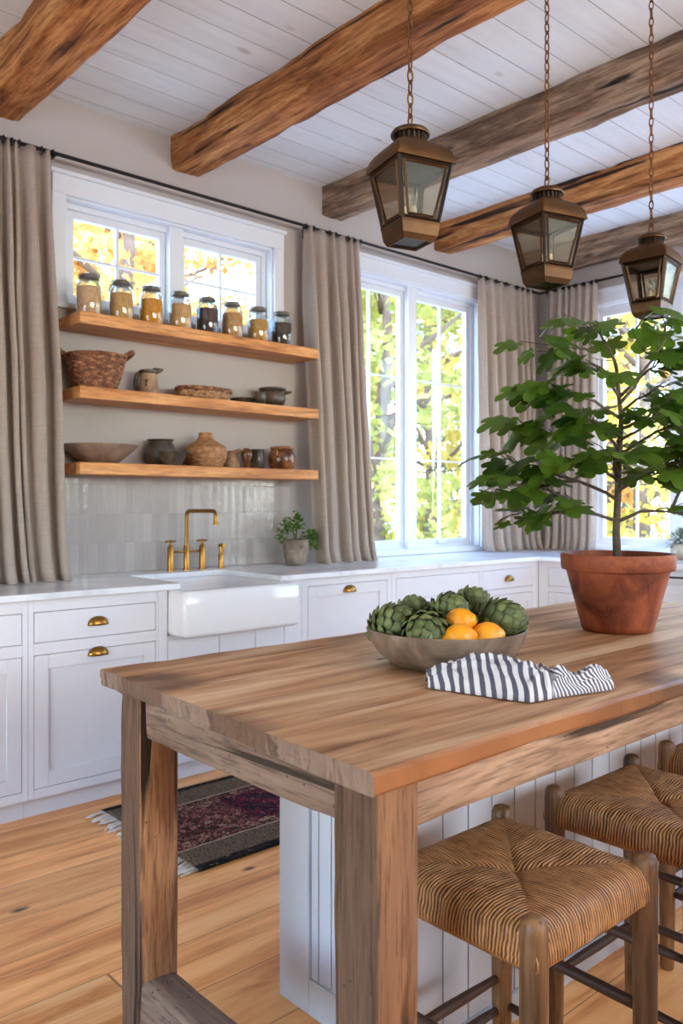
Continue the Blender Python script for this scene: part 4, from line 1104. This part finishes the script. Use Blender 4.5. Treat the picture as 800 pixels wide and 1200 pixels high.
# ------------------------------------------------------------------ potted fig tree
PO = Vector((2.336, 1.33, .9005))
fg = thing('potted_fig_tree', 'leafy fig tree in a large old terracotta pot on the table', 'plant', PO)
MB().lathe([(.098, 0), (.106, .004), (.110, .02), (.152, .178), (.153, .184), (.166, .187), (.168, .192), (.171, .228), (.168, .236), (.158, .236), (.152, .225), (.145, .19), (.13, .15)], 56, cap0=True, cap1=True).build('pot', M['terra'], fg, smooth=True, angle=.9)
MB().lathe([(.001, .212), (.10, .210), (.153, .204)], 32).build('soil', M['soil'], fg, smooth=True)
def fp(a, b, h): return R_*a + F_*b + Vector((0, 0, h-.9))
def lobed_leaf(mb, c, d, nrm, L, rr, cup=.12, droop=.25):
    """palmate fig leaf: midrib direction d, face normal nrm"""
    d = d.normalized(); s = d.cross(nrm).normalized(); n = s.cross(d).normalized()
    out = []
    lobes = [(0, 1.0), (.82, .82), (-.82, .82), (1.75, .52), (-1.75, .52)]
    M_ = 44
    for k in range(M_):
        a = -PI+2*PI*k/M_
        r = .20
        for la, lr in lobes:
            w = .46 if abs(la) < 1.2 else .5
            r = max(r, lr*math.exp(-((a-la)/w)**4*.7)*1.0)
        r = max(r, .50*math.exp(-(a/2.0)**4))
        if abs(abs(a)-PI) < .28: r *= .35
        out.append((a, r*(1+.03*rr.uniform(-1, 1))))
    vs = []
    cv = mb.b.verts.new(c + d*L*.25)
    mids = []
    for a, r in out:
        p2 = Vector((math.cos(a)*r, math.sin(a)*r))*L*.72
        for q, lst in ((.5, mids), (1, vs)):
            x = .25*L + p2.x*q; y = p2.y*q; R2 = (p2.length*q/L)
            z = -cup*L*0 + cup*abs(y)*1.2*(1 if q == .5 else 1) - droop*L*R2**2
            lst.append(mb.b.verts.new(c + d*x + s*y + n*z))
    for k in range(M_):
        j = (k+1) % M_
        mb.b.faces.new((cv, mids[k], mids[j])); mb.b.faces.new((mids[k], vs[k], vs[j], mids[j]))
rf = random.Random(12)
trunk = MB(); tp = [fp(0, 0, 1.105), fp(-.004, 0, 1.2), fp(.004, .01, 1.3), fp(.004, .0, 1.42), fp(.012, 0, 1.55), fp(.004, .01, 1.66), fp(-.004, .0, 1.72)]
trunk.tube(tp, [.013, .0115, .0105, .009, .0075, .006, .0045], 12)
trunk.build('trunk', M['twig'], fg, smooth=True)
br = [  # (points along branch in (a,b,h)), leaf count
    ([(0, 0, 1.235), (-.10, -.01, 1.265), (-.17, -.03, 1.31), (-.26, -.04, 1.345)], 7),
    ([(-.10, -.01, 1.262), (-.17, -.03, 1.262), (-.23, -.03, 1.255), (-.27, -.03, 1.25)], 5),
    ([(0, 0, 1.30), (-.12, .02, 1.365), (-.26, .02, 1.40), (-.34, .02, 1.43)], 9),
    ([(-.12, .02, 1.36), (-.28, -.06, 1.34), (-.37, -.08, 1.345), (-.385, -.08, 1.325)], 6),
    ([(0, 0, 1.42), (-.1, .05, 1.47), (-.2, .06, 1.51), (-.27, .05, 1.535)], 8),
    ([(.004, 0, 1.33), (.10, -.04, 1.39), (.17, -.04, 1.45), (.2, -.03, 1.56)], 8),
    ([(.004, 0, 1.235), (.06, -.02, 1.265), (.15, -.03, 1.265), (.22, -.05, 1.24), (.29, -.04, 1.235)], 7),
    ([(.15, -.03, 1.265), (.18, -.03, 1.33), (.24, .0, 1.38), (.3, .02, 1.4)], 7),
    ([(.004, 0, 1.44), (.12, .07, 1.5), (.23, .08, 1.55), (.31, .08, 1.57)], 8),
    ([(.012, 0, 1.55), (-.08, -.04, 1.60), (-.18, -.05, 1.63), (-.25, -.04, 1.64)], 8),
    ([(.01, 0, 1.60), (.08, .03, 1.68), (.15, .03, 1.74), (.21, .02, 1.76)], 8),
    ([(.008, 0, 1.62), (.07, -.05, 1.70), (.12, -.07, 1.78), (.12, -.06, 1.84)], 6),
    ([(-.002, 0, 1.70), (-.03, 0, 1.78), (-.06, .02, 1.83), (-.10, .03, 1.85)], 5),
    ([(0, 0, 1.48), (.05, -.1, 1.52), (.06, -.17, 1.55)], 6),
    ([(0, 0, 1.38), (-.04, -.09, 1.42), (-.09, -.17, 1.44)], 6),
    ([(0, 0, 1.34), (.03, .12, 1.40), (.06, .22, 1.46)], 6),
    ([(0, 0, 1.5), (-.05, .12, 1.56), (-.08, .2, 1.6)], 6),
    ([(.01, 0, 1.36), (.1, -.1, 1.4), (.2, -.13, 1.42), (.28, -.14, 1.43)], 7),
    ([(.17, -.04, 1.45), (.24, -.05, 1.50), (.30, -.06, 1.50)], 6),
    ([(.01, 0, 1.45), (.06, -.06, 1.44), (.12, -.1, 1.46), (.17, -.12, 1.47)], 7),
    ([(.01, 0, 1.52), (.07, -.06, 1.55), (.13, -.08, 1.60), (.19, -.08, 1.62)], 7),
    ([(.0, 0, 1.33), (.04, -.08, 1.37), (.08, -.13, 1.38)], 6),
    ([(.0, 0, 1.36), (-.06, -.06, 1.385), (-.15, -.1, 1.40), (-.22, -.1, 1.42)], 7),
    ([(.0, 0, 1.46), (-.06, -.07, 1.5), (-.12, -.1, 1.54)], 6),
    ([(.01, 0, 1.56), (.06, .08, 1.6), (.16, .1, 1.66), (.24, .08, 1.68)], 6),
    ([(.01, 0, 1.60), (-.04, -.06, 1.66), (-.09, -.07, 1.70)], 5),
    ([(.22, .0, 1.40), (.26, -.06, 1.36), (.31, -.06, 1.33)], 5),
    ([(-.002, 0, 1.68), (-.08, .0, 1.72), (-.15, .0, 1.73), (-.19, .01, 1.75)], 4),
]
bm_ = MB(); lf = MB(); pe = bm_
for pts_, nl in br:
    P = [fp(*p) for p in pts_]
    Q = []
    for a, b in zip(P[:-1], P[1:]):
        for k in range(3): Q.append(a.lerp(b, k/3) + (rdir(rf)*.004 if Q else Vector((0, 0, 0))))
    Q.append(P[-1]); n = len(Q)
    bm_.tube([tuple(p) for p in Q], [.0058*(1-.72*i/(n-1)) for i in range(n)], 8)
    nl = int(nl*1.75)
    for k in range(nl):
        q = (n-1)*(.35+.65*(k+.5)/nl) if k < nl-1 else n-1
        i = min(int(q), n-2); p = Q[i].lerp(Q[i+1], q-i)
        dirb = (Q[i+1]-Q[i]).normalized()
        side = Vector((-dirb.y, dirb.x, 0)); side.normalize()
        sg = 1 if k % 2 else -1
        pd = (dirb*.7 + side*sg*rf.uniform(.3, 1.1) + Vector((0, 0, rf.uniform(-.1, .7)))).normalized()
        if k == nl-1: pd = (dirb + Vector((0, 0, .1))).normalized()
        pl_ = rf.uniform(.03, .07); e = p + pd*pl_ + Vector((0, 0, -.006))
        pe.tube([tuple(p), tuple(p.lerp(e, .5)+Vector((0, 0, .004))), tuple(e)], [.0019, .0016, .0014], 5)
        ld = Vector((pd.x, pd.y, rf.uniform(-.55, .12))).normalized()
        nr = (Vector((0, 0, 1)) + rdir(rf)*.5 - F_*rf.uniform(0, .6)).normalized()
        nr = (nr - ld*nr.dot(ld)).normalized()
        lobed_leaf(lf, e, ld, nr, rf.choice([.075, .09, .10, .11, .125])*rf.uniform(.9, 1.08), rf, .15, rf.uniform(.1, .5))
# a broad canopy leaf pair at the very top
for (a, b, h, L, dx) in ((.06, -.06, 1.875, .17, .9), (.02, -.02, 1.85, .12, -.7), (.2, 0, 1.80, .16, 1), (.13, .0, 1.73, .15, 1), (-.13, .02, 1.86, .11, -1), (-.24, .0, 1.80, .13, .9), (-.30, .0, 1.79, .10, -.4)):
    e = fp(a, b, h); ld = (R_*dx + F_*rf.uniform(-.4, .2) + Vector((0, 0, -.15))).normalized()
    nr = (Vector((0, 0, 1))-F_*.45); nr = (nr-ld*nr.dot(ld)).normalized(); lobed_leaf(lf, e, ld, nr, L, rf, .12, .3)
    src = fp(.08 if a > 0 else -.07, 0, 1.76); pe.tube([tuple(src), tuple(src.lerp(e, .5)), tuple(e)], [.002, .0017, .0014], 5)
bm_.build('branch', M['twig'], fg, smooth=True); lf.build('foliage', M['fig'], fg, smooth=True)

# ------------------------------------------------------------------ lanterns
def sq(h, z, n=1): return [(-h, -h, z), (h, -h, z), (h, h, z), (-h, h, z)]
def lantern(label, x, y, a_view, ztop_anchor, zb=1.905):
    thc = math.atan2(-y, -x); rot = thc + a_view - (-3*PI/4)   # local near corner is (-1,-1)
    t = thing('lantern', label, 'lantern', (x, y, zb), rot, 'hanging brass lanterns')
    hb, ht = .0475, .0695; z0, z1 = .042, .178
    # tray
    mb = MB(); mb.loft([sq(.040, 0), sq(.046, .012), sq(hb+.002, .036), sq(hb+.004, .042)], False, False)
    mb.loft([sq(.034, .001), sq(.040, 0)], False, False)
    mb.build('tray', M['darkbrass'], t, solid=.003)
    MB().box(-.036, .036, -.036, .036, .0015, .003).build('base_glass', M['lglass'], t)
    # corner bars and pane frames
    mb = MB()
    for sx in (-1, 1):
        for sy in (-1, 1): mb.tube([(sx*hb, sy*hb, z0-.002), (sx*ht, sy*ht, z1)], .0052, 4)
    for z, h in ((z0+.004, hb+.001), (z1-.004, ht-.001)):
        for a, b in zip(sq(h, z), sq(h, z)[1:]+sq(h, z)[:1]): mb.tube([a, b], .0048, 4)
    mb.build('frame', M['darkbronze'], t)
    for k in range(4):
        ang = k*PI/2; rm = Matrix.Rotation(ang, 4, 'Z')
        m = MB(); e = .0045
        m.sheet([[(-hb+.005, -hb, z0+.004), (hb-.005, -hb, z0+.004)], [(-ht+.005, -ht, z1-.004), (ht-.005, -ht, z1-.004)]]); m.xf(rm)
        m.build('glass_pane', M['lglass'], t, solid=.0015)
        m = MB()
        i = .013
        for p, q in ((((-hb+i), -hb-.001, z0+.012), ((-ht+i), -ht-.0005, z1-.012)), (((hb-i), -hb-.001, z0+.012), ((ht-i), -ht-.0005, z1-.012)),
                     (((-hb+i), -hb-.001, z0+.012), ((hb-i), -hb-.001, z0+.012)), (((-ht+i), -ht, z1-.012), ((ht-i), -ht, z1-.012))):
            m.tube([p, q], .0034, 4)
        m.xf(rm); m.build('pane_trim', M['darkbrass'], t)
    # ogee roof
    def rr(h, z, r): return rrect(-h, h, -h, h, z, r, 4)
    mb = MB(); mb.loft([rr(.066, .174, .003), rr(.0785, .1755, .003), rr(.0785, .1795, .003), rr(.0775, .190, .006), rr(.0745, .202, .009), rr(.0685, .212, .012), rr(.060, .221, .016), rr(.050, .227, .02), rr(.042, .231, .026), rr(.0385, .238, .03)], True, True)
    mb.build('roof', M['darkbrass'], t, smooth=True, angle=.5)
    mb = MB(); mb.lathe([(.034, .234), (.0345, .257)], 24, cap0=True, cap1=True)
    for k in range(20):
        a = 2*PI*k/20; mb.tube([(.036*math.cos(a), .036*math.sin(a), .234), (.038*math.cos(a), .038*math.sin(a), .257)], .0022, 5)
    mb.build('vent_collar', M['darkbronze'], t, smooth=True, angle=.6)
    mb = MB(); mb.lathe([(.046, .254), (.047, .258), (.042, .266), (.028, .273), (.012, .277), (.004, .279)], 32, cap0=True, cap1=True); mb.build('cap', M['darkbrass'], t, smooth=True, angle=.6)
    mb = MB(); mb.torus((0, 0, .293), .0085, .0022, 0, 20, 6, 1, 1.7); mb.build('hanging_loop', M['chain'], t, smooth=True)
    top = ztop_anchor-zb; z = .315; mb = MB(); k = 0; pitch = .0275
    while z < top-.02:
        mb2 = MB(); mb2.torus((0, 0, z), .0065, .0021, k % 2, 16, 6, 1, 2.3)
        me = bpy.data.meshes.new('tmp'); mb2.b.to_mesh(me); mb2.b.free(); mb.b.from_mesh(me); bpy.data.meshes.remove(me)
        z += pitch; k += 1
    mb.build('chain', M['chain'], t, smooth=True)
    MB().lathe([(.006, top-.02), (.006, top-.006), (.016, top-.004), (.016, top)], 16, cap0=True, cap1=True).build('ceiling_hook', M['chain'], t, smooth=True)
    # candle cluster
    for sx, sy in ((-.014, 0), (.014, .004), (0, -.014)):
        c = MB().lathe([(.0065, .036), (.0065, .085)], 12, (sx, sy, 0), True, True).build('candle', M['candle'], t, smooth=True, angle=.6)
        MB().lathe([(.003, .085), (.007, .096), (.006, .108), (.001, .124)], 12, (sx, sy, 0), True, True).build('bulb', M['jar'], c, smooth=True)
    MB().box(-.044, .044, -.006, .006, .030, .036).box(-.006, .006, -.044, .044, .030, .036).build('candle_holder', M['darkbrass'], t)
    return t
lantern('largest brass lantern hanging nearest, left of the other two', 1.43, 1.35, -.25, 3.146)
lantern('middle of the three hanging brass lanterns', 1.99, 1.35, -.09, CZ)
lantern('smallest, farthest brass lantern hanging right above the fig tree', 2.585, 1.35, .42, CZ)

# ------------------------------------------------------------------ outdoors
rows = []
for j in range(41):
    row = []
    for i in range(41):
        x = -30+90*i/40; y = -30+90*j/40
        dd = max(0, max(x-9, y-7)); row.append((x, y, -.7+.05*noise.noise(Vector((x*.2, y*.2, 0))) + min(1.2, dd*.05)))
    rows.append(row)
mb = MB(); mb.sheet(rows); g_ = mb.build('ground', M['grass'], kind='structure')

def broad_mesh(seed, H, R, nclump, per, ls, matn):
    r = random.Random(seed); f = MB()
    for k in range(nclump):
        z = H*(.14+.86*r.random()**.9); q = (z/H-.14)/.86; rad = R*math.sin(PI*min(1, .12+q*.86))**.7
        a = r.uniform(0, 2*PI); rd = rad*math.sqrt(r.random()); c = Vector((rd*math.cos(a), rd*math.sin(a), z)); cs = r.uniform(.25, .6)
        for j in range(per):
            d = rdir(r); p = c + Vector((d.x, d.y, d.z*.6))*cs*r.random()**.5
            u = rdir(r); v = rdir(r).cross(u).normalized(); L = ls*r.uniform(.6, 1.3)
            vs = [f.b.verts.new(p+x) for x in (u*L, v*L*.6, -u*L, -v*L*.6)]; f.b.faces.new(vs)
    tr = MB(); tr.tube([(0, 0, -.3), (.1, 0, H*.3), (-.1, .1, H*.6), (0, 0, H*.9)], [.17, .13, .08, .02], 10)
    for k in range(14):
        z = H*r.uniform(.22, .75); a = r.uniform(0, 2*PI); L = R*r.uniform(.5, .9)
        tr.tube([(0, 0, z), (math.cos(a)*L*.5, math.sin(a)*L*.5, z+L*.25), (math.cos(a)*L, math.sin(a)*L, z+L*.6)], [.05, .035, .01], 6)
    return f, tr
def conifer_mesh(seed, H, R, nwh, ls):
    r = random.Random(seed); f = MB(); tr = MB(); tr.tube([(0, 0, -.3), (0, 0, H)], [.16, .02], 10)
    for w in range(nwh):
        q = w/nwh; z = H*(.12+.86*q); L0 = R*(1-q)**.7+.15
        for b in range(7):
            a = r.uniform(0, 2*PI); L = L0*r.uniform(.7, 1.1); e = Vector((math.cos(a)*L, math.sin(a)*L, z+L*.12))
            tr.tube([(0, 0, z), tuple(e)], [.025, .006], 5)
            for j in range(int(34*L/R)+10):
                t_ = r.uniform(.2, 1); p = Vector((0, 0, z)).lerp(e, t_) + rdir(r)*.16
                u = (rdir(r)+Vector((math.cos(a), math.sin(a), .3))).normalized(); v = u.cross(Vector((0, 0, 1))).normalized()
                vs = [f.b.verts.new(p+x) for x in (u*ls, v*ls*.3, -u*ls, -v*ls*.3)]; f.b.faces.new(vs)
    return f, tr
def mk_tree(kind, mesh, matn, label, group):
    f, tr = mesh; t = thing(kind, label, 'tree', (0, 0, -.7), group=group)
    f.build('crown', M[matn], t); tr.build('trunk', M['bark'], t, smooth=True); return t
GY = 'autumn trees outside the windows'
protos = {
 'y': mk_tree('autumn_tree', broad_mesh(1, 8.5, 2.0, 105, 60, .085, 'yel'), 'yel', 'yellow autumn tree outside beyond the windows', GY),
 'g': mk_tree('autumn_tree', broad_mesh(2, 7.5, 1.9, 105, 60, .085, 'yg'), 'yg', 'yellow-green tree outside beyond the windows', GY),
 'o': mk_tree('autumn_tree', broad_mesh(3, 9, 2.0, 105, 60, .085, 'org'), 'org', 'orange autumn tree outside beyond the windows', GY),
 'p': mk_tree('pine_tree', conifer_mesh(4, 10.5, 1.9, 24, .11), 'pine', 'green pine tree outside beyond the windows', GY),
 'b': mk_tree('bush', broad_mesh(5, 2.0, 1.0, 50, 60, .07, 'yg'), 'yg', 'low yellow-green bush outside beyond the windows', GY)}
spots = [('p', 14.4, 12.9, 1), ('g', 8.5, 8.6, .95), ('y', 11.4, 10.2, .95), ('g', 11.9, 14.4, 1.05), ('y', 9.3, 18.2, 1.1), ('o', 4.5, 8.9, .9), ('y', 3.0, 13.3, 1), ('o', 7.5, 12.7, 1), ('p', 5.1, 17.3, 1),
         ('y', 12.3, 6.6, .95), ('o', 15.9, 17.0, 1.1), ('o', 15.6, 8.9, .95), ('g', 13.4, 2.6, .85), ('p', 19.6, 10.9, 1), ('y', 18.6, 6.3, 1), ('y', 19.4, 15.4, 1.1),
         ('b', 6.2, 7.0, .7), ('b', 9.7, 11.6, .9), ('b', 14.2, 6.6, .7), ('b', 13.2, 8.4, .8), ('b', 12.9, 11.6, .8), ('b', 17.0, 10.9, .8), ('b', 10.4, 7.0, .7)]
LBL = {'y': 'yellow autumn tree', 'g': 'yellow-green tree', 'o': 'orange autumn tree', 'p': 'green pine tree', 'b': 'low yellow-green bush'}
def where(x, y): return 'seen through the high window above the shelves' if x/y < .82 else ('seen through the tall double window' if x/y < 1.4 else 'seen through the right wall window behind the fig tree')
seen = set(); rt = random.Random(9)
for k, x, y, s in spots:
    o = protos[k] if k not in seen else dup(protos[k]); seen.add(k)
    o['label'] = LBL[k] + ' ' + where(x, y)
    zz = -.7 + min(1.2, max(0, max(x-9, y-7))*.05)
    o.location = (x, y, zz); o.rotation_euler = (0, 0, rt.uniform(0, 6.28)); o.scale = (s, s, s)

# ------------------------------------------------------------------ light
w = bpy.data.worlds.new('sky'); bpy.context.scene.world = w; w.use_nodes = True
nt = w.node_tree; nt.nodes.clear()
sky = nt.nodes.new('ShaderNodeTexSky'); sky.sky_type = 'NISHITA'; sky.sun_disc = False; sky.sun_elevation = math.radians(60); sky.sun_rotation = math.radians(215); sky.air_density = 1.3; sky.dust_density = .6; sky.ozone_density = 4
bg = nt.nodes.new('ShaderNodeBackground'); bg.inputs[1].default_value = 1.45
ou = nt.nodes.new('ShaderNodeOutputWorld'); tn = nt.nodes.new('ShaderNodeMix'); tn.data_type = 'RGBA'; tn.blend_type = 'MULTIPLY'; tn.inputs[0].default_value = 1; tn.inputs[7].default_value = (.96, 1.0, 1.04, 1)
nt.links.new(sky.outputs[0], tn.inputs[6]); nt.links.new(tn.outputs[2], bg.inputs[0]); nt.links.new(bg.outputs[0], ou.inputs[0])
def sun(strength, az, el, col, angle=.02):
    l = bpy.data.lights.new('sun', 'SUN'); l.energy = strength; l.color = col; l.angle = angle
    o = bpy.data.objects.new('sun', l); C.objects.link(o)
    d = -Vector((math.cos(el)*math.cos(az), math.cos(el)*math.sin(az), math.sin(el)))
    o.rotation_euler = d.to_track_quat('-Z', 'Y').to_euler()
sun(3.4, math.radians(300), math.radians(60), (1, .95, .88))
def area(name, loc, dirv, sx, sy, e, col):
    l = bpy.data.lights.new(name, 'AREA'); l.shape = 'RECTANGLE'; l.size = sx; l.size_y = sy; l.energy = e; l.color = col
    o = bpy.data.objects.new(name, l); C.objects.link(o); o.location = loc
    o.rotation_euler = Vector(dirv).to_track_quat('-Z', 'Z').to_euler(); return o
area('added_front_fill', (2.6, Y0-.2, 2.17), (0, 1, .42), 4.4, 1.15, 150, (.98, 1, .97))  # added fill light behind the camera, tilted up to brighten the ceiling
area('added_left_fill', (X0-.2, 1.1, 1.22), (1, 0, .1), 3.0, 1.75, 66, (.78, .91, 1))  # added cool fill light outside the unseen left window
for nm, loc, dv, a, b in (('portal', ((W2[0]+W2[1])/2, WY+.2, 1.9), (0, -1, 0), 1.47, 1.9), ('portal', (WX+.2, (W3[0]+W3[1])/2, 1.9), (-1, 0, 0), 1.41, 1.9),
                          ('portal', (WX+.2, (W3b[0]+W3b[1])/2, 1.9), (-1, 0, 0), 2.0, 1.9), ('portal', ((W1[0]+W1[1])/2, WY+.2, 2.575), (0, -1, 0), 1.32, .55)):
    area(nm, loc, dv, a, b, 1, (1, 1, 1)).data.cycles.is_portal = True

# ------------------------------------------------------------------ camera
cam = bpy.data.cameras.new('camera'); co = bpy.data.objects.new('camera', cam); C.objects.link(co)
co.location = (0, 0, 1.29); yaw = math.atan2(.7443, .6678)
co.rotation_euler = (PI/2, 0, yaw-PI/2)
cam.sensor_fit = 'VERTICAL'; cam.sensor_height = 36; cam.lens = 969/1200*36; cam.shift_y = -10/1200
cam.dof.use_dof = True; cam.dof.focus_distance = 1.9; cam.dof.aperture_fstop = 6.3
S = bpy.context.scene; S.camera = co
S.view_settings.view_transform = 'Standard'; S.view_settings.look = 'None'; S.view_settings.gamma = 1; S.view_settings.use_curve_mapping = False
S.view_settings.exposure = .70
S.cycles.use_denoising = True; S.cycles.max_bounces = 10; S.cycles.diffuse_bounces = 5; S.cycles.transparent_max_bounces = 16
S.cycles.sample_clamp_indirect = 8; S.cycles.caustics_reflective = False; S.cycles.caustics_refractive = False
